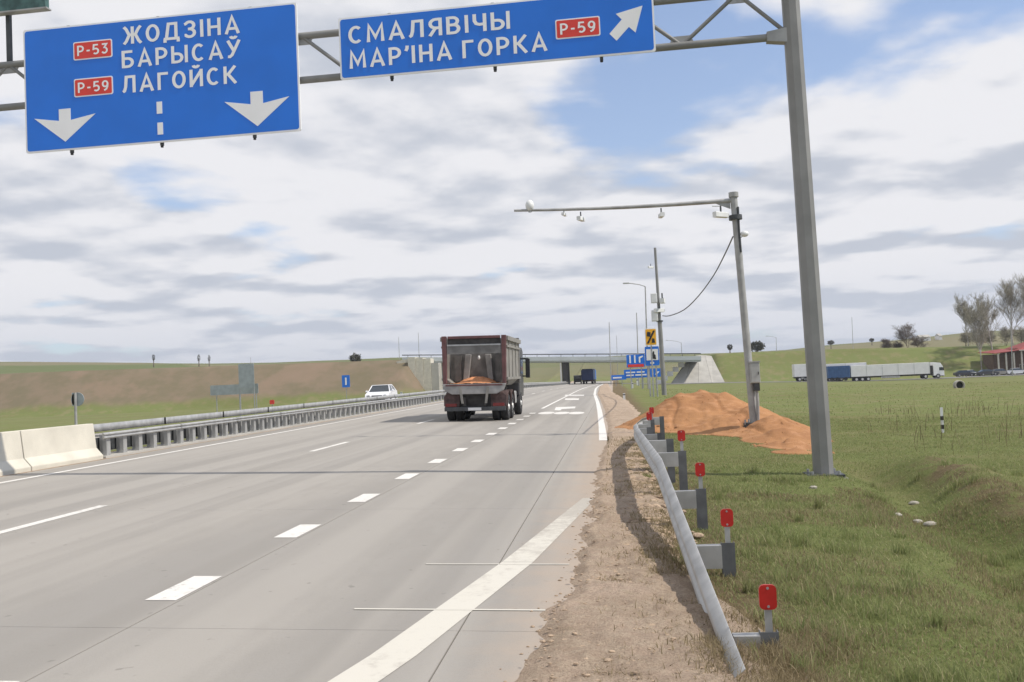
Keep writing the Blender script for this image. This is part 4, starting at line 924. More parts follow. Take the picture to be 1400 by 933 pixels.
round_tree(998, 471, 480, 7, 320, 'small dark tree on the skyline left of the camera mast')
round_tree(486, 484, 497, 16, 250, 'brown round bush on the left bank crest above the white car')
round_tree(272, 484, 496, 4, 330, 'narrow dark conifer on the left skyline'); round_tree(286, 485, 496, 3.5, 340, 'thinner dark conifer just right of the narrow one on the left skyline'); round_tree(210, 484, 495, 4, 330, 'small faint conifer farthest left on the skyline')
for q, lb in (((1136, 466, 472, 8), 'dark bush on the hill skyline just right of the gantry post'), ((1192, 463, 468, 6), 'small bush on the hill skyline left of the bare tree')): round_tree(q[0], q[1], q[2], q[3], 500, lb)
# ------------------------------------------------------------------ vehicles
def wheel(parent, x, y, r, w_, side, dual=False, hubm='hub'):
    m_ = MB(); n = 24; rows = []
    for a, rr in ((-w_/2, r*.62), (-w_/2, r*.93), (-w_/2+.03, r), (w_/2-.03, r), (w_/2, r*.93), (w_/2, r*.62)): rows.append([(x+a, y+rr*math.cos(2*math.pi*k/n), r+rr*math.sin(2*math.pi*k/n)) for k in range(n)])
    m_.grid(rows, True, True); m_.grid([rows[-1], rows[0]], True, True); t = m_.build('tyre', M['rubber'], parent)
    m_ = MB(); xo = x+side*(w_/2-.03); xi = x-side*w_/2*.6; m_.cyl((xi, y, r), (xo, y, r), r*.63, n=18); m_.cyl((xo, y, r), (xo+side*.05, y, r), r*.25, r*.2, n=12)
    h_ = m_.build('rim', M[hubm], t); m_ = MB()
    for k in range(8): a = k*math.pi/4; q = (xo, y+r*.42*math.cos(a), r+r*.42*math.sin(a)); m_.cyl(q, (xo+side*.012, q[1], q[2]), r*.09, n=6)
    m_.build('hub_holes', M['black'], t); return t
# tipper lorry, y forward, origin on the road under the rear edge
def tipper():
    p = gp(648, 576); tz_ = g1(-5.3, 36.4); t = empty('tipper_truck', (-5.45, 36.4, tz_)); t.rotation_euler = (0, CS*.9, 0)
    tag(t, 'maroon and grey tipper truck driving away with orange sand in its open body', 'truck')
    W = 1.26; z0, z1 = 1.42, 3.32; L = 5.2; y0 = .0
    # body: U shaped side walls, floor, front wall
    m_ = MB(); secL = [(-W, z1), (-W, z0+.25), (-W+.35, z0-.05), (W-.35, z0-.05), (W, z0+.25), (W, z1), (W-.07, z1), (W-.07, z0+.28), (W-.38, z0+.03), (-W+.38, z0+.03), (-W+.07, z0+.28), (-W+.07, z1)]
    m_.prism(secL, -L, -.12, Fr((0, 0, 0), (1, 0, 0))); body = m_.build('tipper_body', M['bodygrey'], t)
    m_ = MB(); m_.box(-W, W, L-.02, L+.08, z0, z1+.12); m_.build('front_wall', M['innergrey'], body)
    for k in range(4):
        y_ = .9+k*1.3
        for s_ in (1, -1): m_ = MB(); m_.box(min(s_*W, s_*(W+.03)), max(s_*W, s_*(W+.03)), y_, y_+.10, z0+.25, z1-.16); m_.build('side_rib', M['bodygrey'], body)
    for s_ in (1, -1):
        m_ = MB(); m_.box(min(s_*(W-.03), s_*(W+.09)), max(s_*(W-.03), s_*(W+.09)), .05, L, z1-.15, z1+.02); m_.build('top_rail', M['bodygrey'], body)
        m_ = MB(); m_.box(min(s_*W, s_*(W+.06)), max(s_*W, s_*(W+.06)), .05, L, z1-.42, z1-.34); m_.build('side_strake', M['bodygrey'], body)
        m_ = MB(); m_.box(min(s_*W, s_*(W+.06)), max(s_*W, s_*(W+.06)), .05, L, z0+.2, z0+.3); m_.build('side_strake', M['bodygrey'], body)
    # maroon rear frame
    for s_ in (1, -1):
        m_ = MB(); m_.prism([(s_*(W+.02), z1+.05), (s_*(W-.17), z1+.05), (s_*(W-.15), z0+.02), (s_*(W-.02), z0+.02)][::s_], -.14, .06, Fr((0, 0, 0), (1, 0, 0))); m_.build('rear_frame_post', M['maroon'], t, .012)
    m_ = MB(); m_.box(-W+.22, W-.22, -.05, .12, z1-.06, z1+.045); m_.build('rear_top_beam', M['maroon'], t, .01)
    m_ = MB(); m_.box(-W+.2, W-.2, .02, .06, z1-.28, z1-.062); m_.build('tailgate_slot', M['chassis'], t)
    m_ = MB(); m_.box(-W+.2, W-.2, -.06, .05, z1-.34, z1-.285); m_.build('tailgate_edge', M['galv'], t)
    m_ = MB(); m_.box(-W+.2, W-.2, -.03, .04, z1-.66, z1-.345); m_.build('upper_panel', M['innergrey'], t)
    m_ = MB(); m_.box(-W+.1, W-.1, 1.25, 1.31, z0+.0, z1-.3); m_.build('inner_wall', M['innergrey'], t)
    for s_ in (1, -1):
        m_ = MB(); q = [(s_*.28, z1-.66), (s_*.52, z1-.66), (s_*.62, z0+.2), (s_*.40, z0+.2)]; m_.prism(q[::-s_], -1.24, -1.05, Fr((0, 0, 0), (1, 0, 0))); m_.build('inner_stiffener', M['innerlight'], t, .02)
        m_ = MB(); m_.box(min(s_*.70, s_*.98), max(s_*.70, s_*.98), 1.15, 1.24, z0+.15, z1-.7); m_.build('inner_side_plate', M['innergrey'], t)
    m_ = MB(); m_.ball((.02, 1.2, z0+1.1), .05, .03, .09, 8, 6); m_.build('inner_light', M['white'], t)
    xs = np.linspace(-W+.12, W-.12, 34); ys = np.linspace(-.04, 1.24, 16); m_ = MB()
    m_.grid([[(x, y, z0+.07+.25*max(0, 1-(x/.72)**2)**.8*(.9+.15*random.random())*min(1, (y+.04)*1.6)+.03*random.random()) for x in xs] for y in ys], False, True); m_.build('sand_load', M['orange'], t)
    # lip under the opening
    m_ = MB(); q = [(-W+.0, z0+.06), (-W+.10, z0-.20), (-W+.38, z0-.34), (W-.38, z0-.34), (W-.10, z0-.20), (W, z0+.06)]; m_.prism(q, .06, .22, Fr((0, 0, 0), (1, 0, 0))); m_.build('rear_lip', M['innerlight'], t, .02)
    m_ = MB(); m_.box(-W+.14, W-.14, -.235, -.221, z0-.02, z0+.045); m_.build('lip_strip', M['maroon'], t)
    # hinges, chassis, mudguards, bumper
    for s_ in (1, -1):
        m_ = MB(); m_.prism([(s_*.50, z0-.06), (s_*.60, z0-.06), (s_*.50, .72), (s_*.42, .72)][::-s_], .16, .26, Fr((0, 0, 0), (1, 0, 0))); m_.build('hinge_arm', M['bodygrey'], t)
        m_ = MB(); m_.box(min(s_*.36, s_*.46), max(s_*.36, s_*.46), -.1, 6.9, .62, .95); m_.build('chassis_rail', M['chassis'], t)
        m_ = MB(); m_.prism([(s_*.62, .60), (s_*1.24, .62), (s_*1.24, 1.0), (s_*1.10, 1.12), (s_*.62, 1.12)][::s_], -.12, -.04, Fr((0, 0, 0), (1, 0, 0))); m_.build('mud_flap', M['mudflap'], t)
        m_ = MB(); m_.box(min(s_*.72, s_*1.16), max(s_*.72, s_*1.16), -.10, -.02, .60, .72); m_.build('tail_light', M['lamp'], t)
        m_ = MB()
        for yc in (1.0, 2.4):
            n = 9; rows = [[(s_*xx, yc+.68*math.cos(a), .52+.68*math.sin(a)) for xx in (.66, 1.26)] for a in [math.pi*k/n for k in range(n+1)]]; m_.grid(rows, False, True)
        m_.build('mudguard', M['mudflap'], t)
    m_ = MB(); m_.box(-1.2, 1.2, -.12, .02, .42, .58); m_.build('rear_bumper', M['darksteel'], t, .01)
    m_ = MB(); m_.box(-.26, .26, -.135, -.121, .44, .55); m_.build('number_plate', M['trailwhite'], t)
    m_ = MB(); m_.box(-.6, .6, .1, .5, .5, 1.15); m_.box(-.7, .7, .5, 5.1, .85, 1.36); m_.build('subframe', M['chassis'], t)
    for yc in (1.0, 2.4, 6.0):
        m_ = MB(); m_.cyl((-.9, yc, .52), (.9, yc, .52), .11, n=10); m_.build('axle', M['chassis'], t)
        for s_ in (1, -1):
            w1 = wheel(t, s_*1.08, yc, .52, .30, s_)
            if yc < 5: wheel(t, s_*.74, yc, .52, .30, s_)
    # cab
    m_ = MB(); m_.prism([(-5.4, .9), (-7.4, .8), (-7.45, 1.6), (-7.3, 2.9), (-6.9, 3.05), (-5.5, 3.05)], -1.22, 1.22, Fr((0, 0, 0), (0, -1, 0))); cab = m_.build('cab', M['cabgrey'], t, .05)
    for s_ in (1, -1):
        m_ = MB(); m_.box(min(s_*1.2, s_*1.23), max(s_*1.2, s_*1.23), 6.1, 7.1, 1.85, 2.6); m_.build('side_window', M['glass'], cab)
        m_ = MB(); m_.box(min(s_*1.36, s_*1.56), max(s_*1.36, s_*1.56), 7.02, 7.2, 1.65, 2.55); m_.box(min(s_*1.2, s_*1.5), max(s_*1.2, s_*1.5), 7.08, 7.14, 2.5, 2.58); m_.box(min(s_*1.2, s_*1.5), max(s_*1.2, s_*1.5), 7.08, 7.14, 1.7, 1.76); m_.build('wing_mirror', M['black'], cab, .03)
    m_ = MB(); m_.box(-1.0, 1.0, 5.3, 5.8, 2.95, 3.45); m_.box(.5, 1.15, 5.2, 5.5, 3.2, 3.4); m_.build('roof_canopy', M['bodygrey'], t)
    m_ = MB(); m_.box(.55, 1.15, 3.3, 4.8, .55, 1.1); m_.build('fuel_tank', M['galvdull'], t, .06)
tipper()
def car(loc, rz_, label, mt='carwhite', simple=False, front_to_cam=True, grp=None):
    t = empty('parked_car' if simple else 'white_saloon_car', loc, rz_); tag(t, label, 'car', grp)
    # side profile along y (front at -y)
    prof_ = [(-2.2, .35), (-2.28, .55), (-2.2, .78), (-1.2, .95), (-.3, 1.0), (1.4, 1.02), (2.1, 1.0), (2.25, .8), (2.25, .4), (1.9, .25), (-1.9, .25)]
    m_ = MB(); sec = [(-.90, .0), (-.80, .06), (.80, .06), (.90, .0)]
    def lo(xh, k): return [(xh, y_*k, z) for y_, z in prof_]
    rows = [lo(-.86, .985), lo(-.90, 1), lo(.90, 1), lo(.86, .985)]; m_.grid(rows, True, False); m_.face(rows[0]); m_.face(rows[-1][::-1]); body = m_.build('body', M[mt], t, .06)
    m_ = MB(); b = [(-1.25, .93), (1.75, 1.0)]; rows = [[(-.80, -1.2, .94), (.80, -1.2, .94), (.80, 1.9, 1.0), (-.80, 1.9, 1.0)], [(-.62, -.45, 1.42), (.62, -.45, 1.42), (.62, 1.05, 1.43), (-.62, 1.05, 1.43)]]
    m_.grid(rows, True, False); m_.build('windows', M['glass'], t)
    m_ = MB(); m_.box(-.64, .64, -.5, 1.1, 1.41, 1.465); m_.build('roof', M[mt], t, .03)
    if not simple:
        for s_ in (1, -1):
            m_ = MB(); m_.cyl((s_*.80, -1.22, .95), (s_*.63, -.45, 1.42), .035, n=6); m_.cyl((s_*.80, 1.9, 1.0), (s_*.63, 1.05, 1.43), .05, n=6); m_.cyl((s_*.80, .4, .98), (s_*.65, .35, 1.42), .035, n=6); m_.build('window_pillar', M[mt], t)
            m_ = MB(); m_.ball((s_*.62, -2.2, .66), .20, .08, .09, 10, 6); m_.build('headlight', M['galv'], t)
            m_ = MB(); m_.ball((s_*1.0, -.75, 1.0), .11, .07, .07, 8, 5); m_.build('wing_mirror', M[mt], t)
        m_ = MB(); m_.box(-.38, .38, -2.30, -2.24, .55, .70); m_.build('grille', M['black'], t)
        m_ = MB(); m_.box(-.6, .6, -2.29, -2.22, .33, .44); m_.build('lower_grille', M['black'], t)
        m_ = MB(); m_.box(-.26, .26, -2.325, -2.305, .45, .55); m_.build('number_plate', M['white'], t)
    for yc in (-1.35, 1.35):
        for s_ in (1, -1): wheel(t, s_*.82, yc, .32, .2, s_)
    return t
cp = at_y(522, 546, 70)
cc = car((cp.x, 70, g1(cp.x, 70)-.05), R_(5), 'white saloon car coming towards the camera beyond the median rail')
# blue lorry ahead, rear view
def blue_lorry():
    y = 236; p = at_y(803, 520, y); x = p.x; z = g1(x, y); t = empty('blue_truck', (x, y, z), R_(-4)); tag(t, 'blue covered truck far ahead next to the bridge pier', 'truck')
    m_ = MB(); m_.box(-1.5, 1.5, 0, 8, .95, 3.5); m_.box(-1.3, 1.3, .1, 8, 3.5, 3.75); m_.build('tarpaulin_box', M['bluetarp'], t, .08)
    m_ = MB(); m_.box(1.51, 1.55, .2, 8, 1.0, 3.4); m_.build('side_curtain', M['blue'], t)
    m_ = MB(); m_.box(-1.3, 1.3, .2, 9, .55, .94); m_.build('chassis', M['chassis'], t)
    m_ = MB(); m_.box(-1.25, 1.25, 8.3, 10.2, .6, 3.2); m_.build('cab', M['bluetarp'], t, .1)
    for yc in (1.2, 2.5, 9):
        for s_ in (1, -1): wheel(t, s_*1.1, yc, .5, .4, s_)
    for s_ in (1, -1): m_ = MB(); m_.box(min(s_*.8, s_*1.2), max(s_*.8, s_*1.2), -.04, .1, .7, .85); m_.build('tail_light', M['lamp'], t)
    y2 = y+6; p = at_y(789.5, 520, y2); t = empty('dark_van', (p.x, y2, g1(p.x, y2))); tag(t, 'small dark van partly behind the left side of the blue truck', 'van')
    m_ = MB(); m_.prism([(0, .4), (0, 2.0), (-.3, 2.2), (-3.6, 2.2), (-4.4, 1.3), (-5, 1.1), (-5, .4)], -.95, .95, Fr((0, 0, 0), (0, -1, 0))); m_.build('body', M['cabgrey'], t, .05)
    m_ = MB(); m_.box(-.75, .75, -.03, .02, 1.3, 1.9); m_.build('rear_window', M['glass'], t)
    for yc in (1, 4):
        for s_ in (1, -1): wheel(t, s_*.85, yc, .36, .24, s_)
blue_lorry()
# parked semi-trailers, local x along the lorry (front at +x)
def semi(px0, px1, pyb, y, label, cab=True, mt='trailwhite', hpx=22, front=None):
    a = at_y(px0, pyb, y); b = at_y(px1, pyb, y); gz = g1((a.x+b.x)/2, 219)+.1; t = empty('semi_trailer_truck', (a.x, y, gz)); tag(t, label, 'truck'); Ln = b.x-a.x; hh = at_y((px0+px1)/2, pyb-hpx, y).z-gz; cl = 2.3 if cab else 0
    box_l = Ln-(cl+.75 if cab else 0)
    n = max(1, int(box_l/3.4))
    m_ = MB(); m_.box(0, box_l, -1.25, 1.25, 1.1, hh); bx_ = m_.build('trailer_box', M[mt], t, .04)
    for k in range(n+1): m_ = MB(); xx = min(k*box_l/n, box_l-.06); m_.box(xx, xx+.06, -1.275, -1.251, 1.1, hh); m_.build('side_seam', M['boxgrey'], bx_)
    m_ = MB(); m_.box(.1, Ln-.4, -.55, .55, .75, 1.09); m_.build('chassis', M['chassis'], t)
    m_ = MB(); m_.box(box_l*.38, box_l*.62, -1.22, -1.15, .5, .95); m_.build('side_guard', M['galvdull'], t)
    for xx in (1.2, 2.5, 3.8)+((box_l-1.0, Ln-1.35) if cab else (box_l-1.2,)):
        for s_ in (-1, 1):
            m_ = MB(); m_.cyl((xx, s_*.9, .5), (xx, s_*1.22, .5), .5, n=18); ty = m_.build('tyre', M['rubber'], t); m_ = MB(); m_.cyl((xx, s_*1.2, .5), (xx, s_*1.24, .5), .27, n=12); m_.build('rim', M['hub'], ty)
    if cab:
        m_ = MB(); m_.prism([(Ln-cl, .6), (Ln, .55), (Ln+.02, 1.6), (Ln-.25, 2.7), (Ln-.7, hh-.25), (Ln-cl, hh-.05)], -1.22, 1.22, Fr((0, 0, 0), (1, 0, 0))); c_ = m_.build('cab', M['carwhite'], t, .06)
        m_ = MB(); m_.box(Ln-1.05, Ln-.35, -1.245, -1.221, 1.75, 2.45); m_.build('side_window', M['glass'], c_)
        m_ = MB(); m_.prism([(Ln+.025, 1.75), (Ln+.045, 1.75), (Ln-.215, 2.68), (Ln-.235, 2.68)], -1.1, 1.1, Fr((0, 0, 0), (1, 0, 0))); m_.build('windscreen', M['glass'], c_)
        m_ = MB(); m_.box(Ln-.35, Ln-.15, -1.5, -1.3, 1.7, 2.4); m_.box(Ln-.28, Ln-.22, -1.35, -1.2, 2.3, 2.38); m_.build('wing_mirror', M['black'], c_)
        m_ = MB(); m_.box(Ln-.1, Ln+.08, -1.2, 1.2, .4, .75); m_.build('bumper', M['boxgrey'], t)
        m_ = MB(); m_.box(Ln-cl-.6, Ln-cl-.05, -1.0, 1.0, 1.1, 2.9); m_.build('cab_rear', M['chassis'], t)
    return t
semi(1162, 1289, 519.5, 222.2, 'white articulated lorry with its cab facing right, front of the parked row')
semi(1126, 1184, 520, 226.0, 'white box trailer behind the blue container, middle of the parked row', cab=False, hpx=23)
t = semi(1085, 1108, 520, 226.4, 'short white trailer at the left end of the parked row, cut by the gantry post', cab=False, hpx=22)
# blue container with ribs, on its own trailer in front
a = at_y(1131, 520, 221.8); b = at_y(1161, 520, 221.8); gz = g1(a.x, 219)+.1; t = empty('container_trailer', (a.x, 221.8, gz)); tag(t, 'dark blue corrugated container on a trailer in front of the white trailers', 'trailer'); Ln = b.x-a.x; m_ = MB(); m_.box(0, Ln, -1.2, 1.2, .7, 3.4); c_ = m_.build('container', M['bluecont'], t)
n = 12
for k in range(n): m_ = MB(); m_.box(k*Ln/n+.05, k*Ln/n+.22, -1.25, -1.201, .8, 3.3); m_.build('rib', M['bluecont'], c_)
m_ = MB(); m_.box(.1, Ln-.1, -.9, .9, .5, .69); m_.build('chassis', M['chassis'], t)
for xx in (.8, 2.0, Ln-1):
    m_ = MB(); m_.cyl((xx, -1.2, .42), (xx, -.9, .42), .42, n=16); m_.build('tyre', M['rubber'], t)
# house with a red roof and porch
def house():
    y = 232; x0 = at_y(1362, 505, y).x; x1 = x0+26; z = g1(x0+6, y)+.0; t = empty('roadside_house', (x0, y, z)); tag(t, 'dark timber roadside cafe with red metal roof and pale porch posts', 'house')
    e1 = at_y(1341, 484, y).z-z; rt = at_y(1400, 467, y).z-z
    m_ = MB(); m_.box(5, 26, 1.5, 10, -.5, e1+.9); wl = m_.build('wall', M['wallbeige'], t)
    m_ = MB(); m_.box(.4, 5, 2.5, 9, -.5, e1-.3); m_.build('side_wing', M['wallbeige'], t)
    for k in range(6):
        xx = 6+k*3.1; m_ = MB(); m_.box(xx-.1, xx+1.5, 1.44, 1.498, .8, 2.4); f = m_.build('window', M['pillar'], wl); m_ = MB(); m_.box(xx, xx+1.4, 1.40, 1.438, .9, 2.3); m_.build('pane', M['glass'], wl)
    for k in range(8):
        xx = .3+k*1.75; m_ = MB(); m_.box(xx, xx+.3, -.6, -.3, -.5, e1-.05 if xx < 5 else e1+.2); m_.build('porch_post', M['pillar'], t)
    m_ = MB()
    q = [(-.4, -1, e1), (5.2, -1, e1+.55), (5.2, 9.5, e1+1.0), (-.4, 9.5, e1+.4)]; m_.face(q); m_.face([(a, b, c-.15) for a, b, c in q][::-1])
    for i in range(4): a, b = q[i], q[(i+1) % 4]; m_.face([b, a, (a[0], a[1], a[2]-.15), (b[0], b[1], b[2]-.15)])
    m_.build('porch_roof', M['roofred'], t)
    m_ = MB(); rz_ = rt+.4; A_ = [(4.9, -1.2, e1+.5), (26.5, -1.2, e1+.5)]; B_ = [(10.5, 5.5, rz_), (22, 5.5, rz_)]; D_ = [(4.9, 11, e1+.5), (26.5, 11, e1+.5)]
    m_.face([A_[0], A_[1], B_[1], B_[0]]); m_.face([D_[1], D_[0], B_[0], B_[1]]); m_.face([A_[0], B_[0], D_[0]]); m_.face([A_[1], D_[1], B_[1]]); m_.face([D_[0], D_[1], A_[1], A_[0]])
    rf = m_.build('roof', M['roofred'], t); m_ = MB(); m_.box(12, 12.7, 4, 4.7, rz_-1.2, rz_+.7); m_.build('chimney', M['pillar'], rf)
    m_ = MB(); m_.box(4.9, 26.5, -1.28, -1.2, e1+.3, e1+.52); m_.build('fascia', M['pillar'], t)
house()
for i, (px, yy, mt, lb) in enumerate(((1318, 228.5, 'cabgrey', 'dark parked car left of the cafe, nearest the lorry cab'), (1326, 231, 'carwhite', 'white parked car just behind the dark one left of the cafe'), (1350, 226.5, 'cabgrey', 'dark parked car in front of the cafe porch left end'), (1367, 226.8, 'bodygrey', 'grey parked car in front of the cafe porch'), (1390, 226.5, 'carwhite', 'pale parked car in front of the cafe at the picture edge'))):
    p = at_y(px, 506, yy); car((p.x, yy, g1(p.x, min(yy, 219) if yy < 229 else yy)+.1), R_(90+random.uniform(-8, 8)), lb, mt, True, grp='cars parked by the roadside cafe')
# culvert pipe under the side road
p = gp(1313, 531); m_ = MB(); rr = .40; n = 20
rows = [[(q*math.cos(2*math.pi*k/n), yy, q*math.sin(2*math.pi*k/n)+.25) for k in range(n)] for yy, q in ((.55, rr), (0, rr), (0, rr*.8), (.55, rr*.8))]; m_.grid(rows, True, True)
t = empty('culvert_pipe', p); tag(t, 'concrete culvert pipe mouth in the field below the side road', 'pipe'); m_.build('pipe', M['concgrey'], t); m_ = MB(); m_.cyl((0, .3, .25), (0, .35, .25), rr*.79, n=n); m_.build('dark_mouth', M['black'], t)
# roof and sheds on the hill
for px, py, wd, lb in ((1265, 464, 14, 'low pale farm shed on the right hill'), (1286, 463.5, 4, 'tiny white shed right of the long farm shed')):
    p = at_y(px, py+1, 500); gz = g1(p.x, 500); t = empty('farm_shed', (p.x, 500, gz)); tag(t, lb, 'shed'); w2 = wd/F*500/2; m_ = MB(); m_.box(-w2, w2, 0, 6, -1, 2.0); m_.build('wall', M['trailwhite'], t); m_ = MB(); m_.prism([(-.6, 2.0), (6.6, 2.0), (3, 3.2)], -w2, w2, Fr((0, 0, 0), (0, 1, 0))); m_.build('roof', M['concgrey'], t)
# ------------------------------------------------------------------ stones and clods
def rock(mb, c, s, seed):
    r_ = random.Random(seed); n, m2 = 9, 6; rows = []
    for j in range(m2+1):
        th_ = math.pi*j/m2; rows.append([(c[0]+s[0]*math.sin(th_)*math.cos(2*math.pi*k/n)*(1+r_.uniform(-.14, .14)), c[1]+s[1]*math.sin(th_)*math.sin(2*math.pi*k/n)*(1+r_.uniform(-.14, .14)), c[2]+s[2]*math.cos(th_)*(1+r_.uniform(-.1, .1))) for k in range(n)])
    mb.grid([list(reversed(r)) for r in rows], True, False)
for i, (px, py, s_, lb) in enumerate(((1226, 706, .06, 'pale stone at the left end of the row on the ditch edge'), (1250, 690, .07, 'pale stone lying highest in the green hollow'), (1255, 715, .06, 'pale stone in the middle of the ditch edge row'), (1272, 719, .075, 'largest pale stone at the right end of the ditch edge row'), (1112, 668, .05, 'flat pale stone in the grass left of the ditch, near the gantry post'))):
    p = gp(px, py); m_ = MB(); rock(m_, (0, 0, s_*.25), (s_*1.2, s_, s_*.6), i); o = m_.build('stone', M['stone']); o.location = p; tag(o, lb, 'stone', 'pale stones by the ditch')
m_ = MB()
for i in range(420):
    y = random.uniform(9.5, 21); x = random.uniform(max(sha(y)+.45, -.1), rx(y)+.25); s_ = random.uniform(.02, .055); rock(m_, (x, y, g1(x, y)+.04), (s_*1.3, s_, s_*.6), i)
tag(m_.build('soil_clods', M['clod']), 'broken clods and small stones between the verge and the guardrail', 'clods', kind='stuff')
m_ = MB()
for i in range(1500):
    y = 3.5+12*random.random()**1.3; x = random.triangular(sha(y)-.12, shb(y)-.1, sha(y)+.15); s_ = random.uniform(.003, .012)*(.6+random.random()); rock(m_, (x, y, g1(x, y)+(.004 if x < sha(y)+.02 else .05)), (s_*random.uniform(1, 1.8), s_, s_*.55), i)
tag(m_.build('gravel_stones', M['clod']), 'loose small stones scattered on the sandy verge', 'gravel', kind='stuff')
# ------------------------------------------------------------------ grass
def blades(name, n, fx, mt, hmin, hmax, wmin, wmax, label, lean=.5, seg2=True):
    xy = fx(n); n = len(xy); x, y = xy[:, 0], xy[:, 1]; z = G(x, y)-.01+np.where((x < np.interp(y, np.arange(0, 100, .25), SHB)) & (x > -1.0), .045, 0)
    h = rng.uniform(hmin, hmax, n)*(.55+.9*lattice(x, y, .5, 3)); w_ = rng.uniform(wmin, wmax, n)*(1+np.hypot(x, y)/14); a = rng.uniform(0, 2*np.pi, n); ln = rng.uniform(.1, 1, n)*lean*h; b = rng.uniform(0, 2*np.pi, n)
    dx_, dy_ = np.cos(a)*w_/2, np.sin(a)*w_/2; lx, ly = np.cos(b)*ln, np.sin(b)*ln
    v = np.empty((n, 5, 3)); o0 = np.stack([x, y, z], 1)
    v[:, 0] = o0+np.stack([-dx_, -dy_, 0*h], 1); v[:, 1] = o0+np.stack([dx_, dy_, 0*h], 1)
    v[:, 2] = o0+np.stack([dx_*.7+lx*.35, dy_*.7+ly*.35, h*.6], 1); v[:, 3] = o0+np.stack([-dx_*.7+lx*.35, -dy_*.7+ly*.35, h*.6], 1); v[:, 4] = o0+np.stack([lx, ly, h], 1)
    me = bpy.data.meshes.new(name); me.vertices.add(n*5); me.vertices.foreach_set('co', v.ravel()); i0 = np.arange(n)*5
    lp = np.stack([i0, i0+1, i0+2, i0+3, i0+3, i0+2, i0+4], 1).ravel(); me.loops.add(n*7); me.loops.foreach_set('vertex_index', lp)
    me.polygons.add(n*2); ls = np.stack([np.arange(n)*7, np.arange(n)*7+4], 1).ravel(); me.polygons.foreach_set('loop_start', ls); me.materials.append(M[mt]); me.update(); me.validate()
    o = link(bpy.data.objects.new(name, me)); tag(o, label, 'grass', kind='stuff'); return o
SHB = np.array([shb(v) for v in np.arange(0, 100, .25)])
def near_grass(n):
    r = 3.6+ (rng.random(n)**1.25)*36; ang = rng.uniform(-.06, .60, n); x = r*np.sin(ang); y = r*np.cos(ang)
    e = np.interp(y, np.arange(0, 100, .25), SHB); keep = (x > e-.05+.5*(lattice(x, y, .6, 9)-.35)*(lattice(x, y, .2, 2) > .4)) & (rng.random(n) < .35+.9*lattice(x, y, .8, 5))
    xd = x-.11*(y-9); soil = (xd > 4.2) & (xd < 5.0) & (y > 7.5) & (y < 18) & (lattice(x, y, .45, 6) > .5); keep &= ~(soil & (rng.random(n) < .85))
    keep &= ~((sand_h(x, y) > .02) & (x < 7)); return np.stack([x, y], 1)[keep]
blades('grass', 420000, near_grass, 'grass', .018, .055, .003, .007, 'short green verge grass right of the guardrail', 1.3)
def far_grass(n):
    y = 30+80*rng.random(n)**1.6; x = rng.uniform(1, 62, n)*(y/80)+2; return np.stack([x, y], 1)[(x > 2.5) & ((sand_h(x, y) < 0) | (x > 7))]
blades('field_grass', 16000, far_grass, 'grass', .03, .09, .005, .012, 'taller tufts of grass out in the right-hand field')
def edge_straw(n):
    y = 3.6+rng.random(n)**1.5*22; e = np.interp(y, np.arange(0, 100, .25), SHB); x = e+rng.normal(-.05, .35, n); x = np.maximum(x, -.2)
    k = lattice(x, y, .4, 8) > .42; return np.stack([x, y], 1)[k]
blades('dry_grass', 26000, edge_straw, 'straw', .02, .075, .003, .007, 'pale dry straw along the edge of the gravel verge', 1.5)
def tuft(n):
    a = rng.normal(0, 1, (n, 2)); c = rng.integers(0, 5, n); P = np.array([(.80, 5.2), (.95, 5.9), (.62, 6.0), (1.1, 5.2), (1.25, 6.4)]); return P[c]+a*np.array([.10, .22])
blades('straw_tufts', 7000, tuft, 'straw', .02, .10, .002, .005, 'dry straw tufts round the buried end of the guardrail', 1.4)
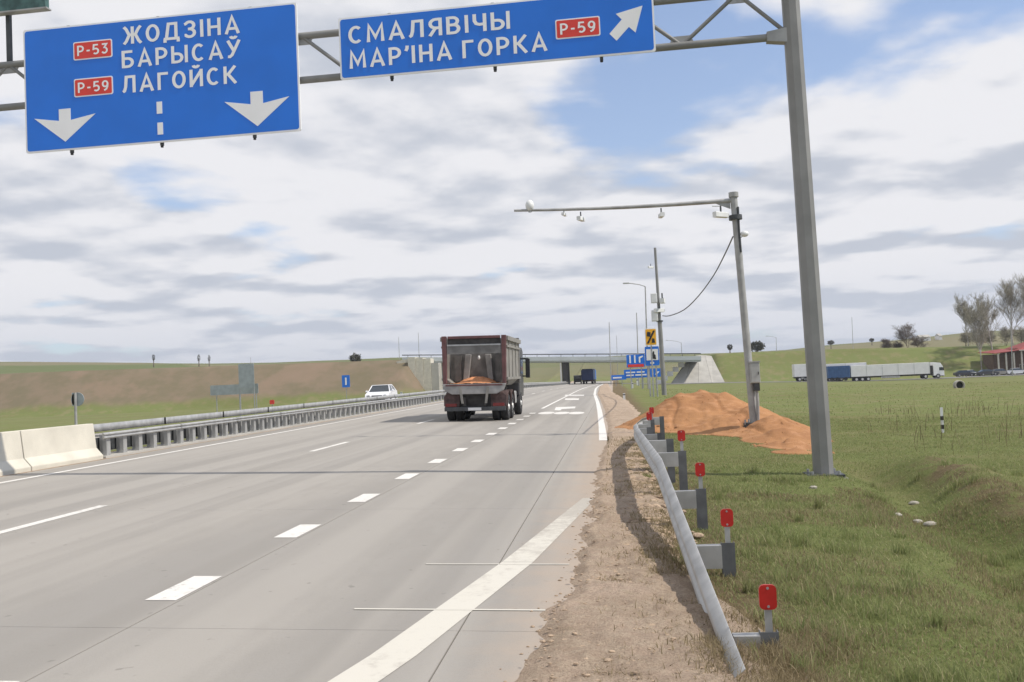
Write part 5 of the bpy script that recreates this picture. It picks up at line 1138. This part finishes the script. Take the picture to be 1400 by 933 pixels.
def verge_straw(n):
    y = 3.6+rng.random(n)**1.6*12; x = rng.uniform(-.5, 1.3, n); k = (lattice(x, y, .3, 8) > .55) & (x > .02*(y)-.35); return np.stack([x, y], 1)[k]
blades('verge_litter', 26000, verge_straw, 'straw', .006, .03, .002, .006, 'flattened dead grass scraps on the sandy verge', 3)
def tall(n):
    i = rng.integers(0, 170, n); cr = 4+14*rng.random(170)**1.2; ca = rng.uniform(.10, .55, 170); cx, cy = cr*np.sin(ca), cr*np.cos(ca); sp2 = rng.uniform(.02, .10, 170)
    x = cx[i]+rng.normal(0, 1, n)*sp2[i]; y = cy[i]+rng.normal(0, 1, n)*sp2[i]; return np.stack([x, y], 1)[x > .75]
blades('tall_tufts', 12000, tall, 'grass', .05, .15, .003, .007, 'taller fresh green tufts dotted over the verge', .8)
def mix_straw(n):
    x = rng.uniform(1.4, 7, n); y = rng.uniform(4.2, 15, n); k = lattice(x, y, .9, 12) > .50; return np.stack([x, y], 1)[k]
blades('old_grass', 60000, mix_straw, 'straw', .02, .07, .003, .006, 'last year\'s dry grass mixed into the green verge', .8)
def weeds(n):
    cy = rng.uniform(19, 46, 26); cx = cy*rng.uniform(.27, .46, 26); i = rng.integers(0, 26, n); x = cx[i]+rng.normal(0, .5, n); y = cy[i]+rng.normal(0, .6, n); return np.stack([x, y], 1)[x > 6.5]
blades('dry_weeds', 300, weeds, 'weed', .2, .75, .0025, .005, 'thin dead weed stalks standing in clumps in the right field', .6)

# ------------------------------------------------------------------ thin spring haze
hb = MB(); hb.box(-3600, 3600, -400, 4300, -8, 90); hz = bpy.data.materials.new('thin_haze'); hz.use_nodes = True; nt = hz.node_tree; nt.nodes.clear()
ho = nt.nodes.new('ShaderNodeOutputMaterial'); pv = nt.nodes.new('ShaderNodeVolumePrincipled'); pv.inputs['Color'].default_value = (.86, .91, 1, 1); pv.inputs['Density'].default_value = .00020; pv.inputs['Anisotropy'].default_value = .2
nt.links.new(pv.outputs[0], ho.inputs['Volume']); tag(hb.build('haze', hz), 'thin pale spring haze over the whole landscape', kind='stuff')
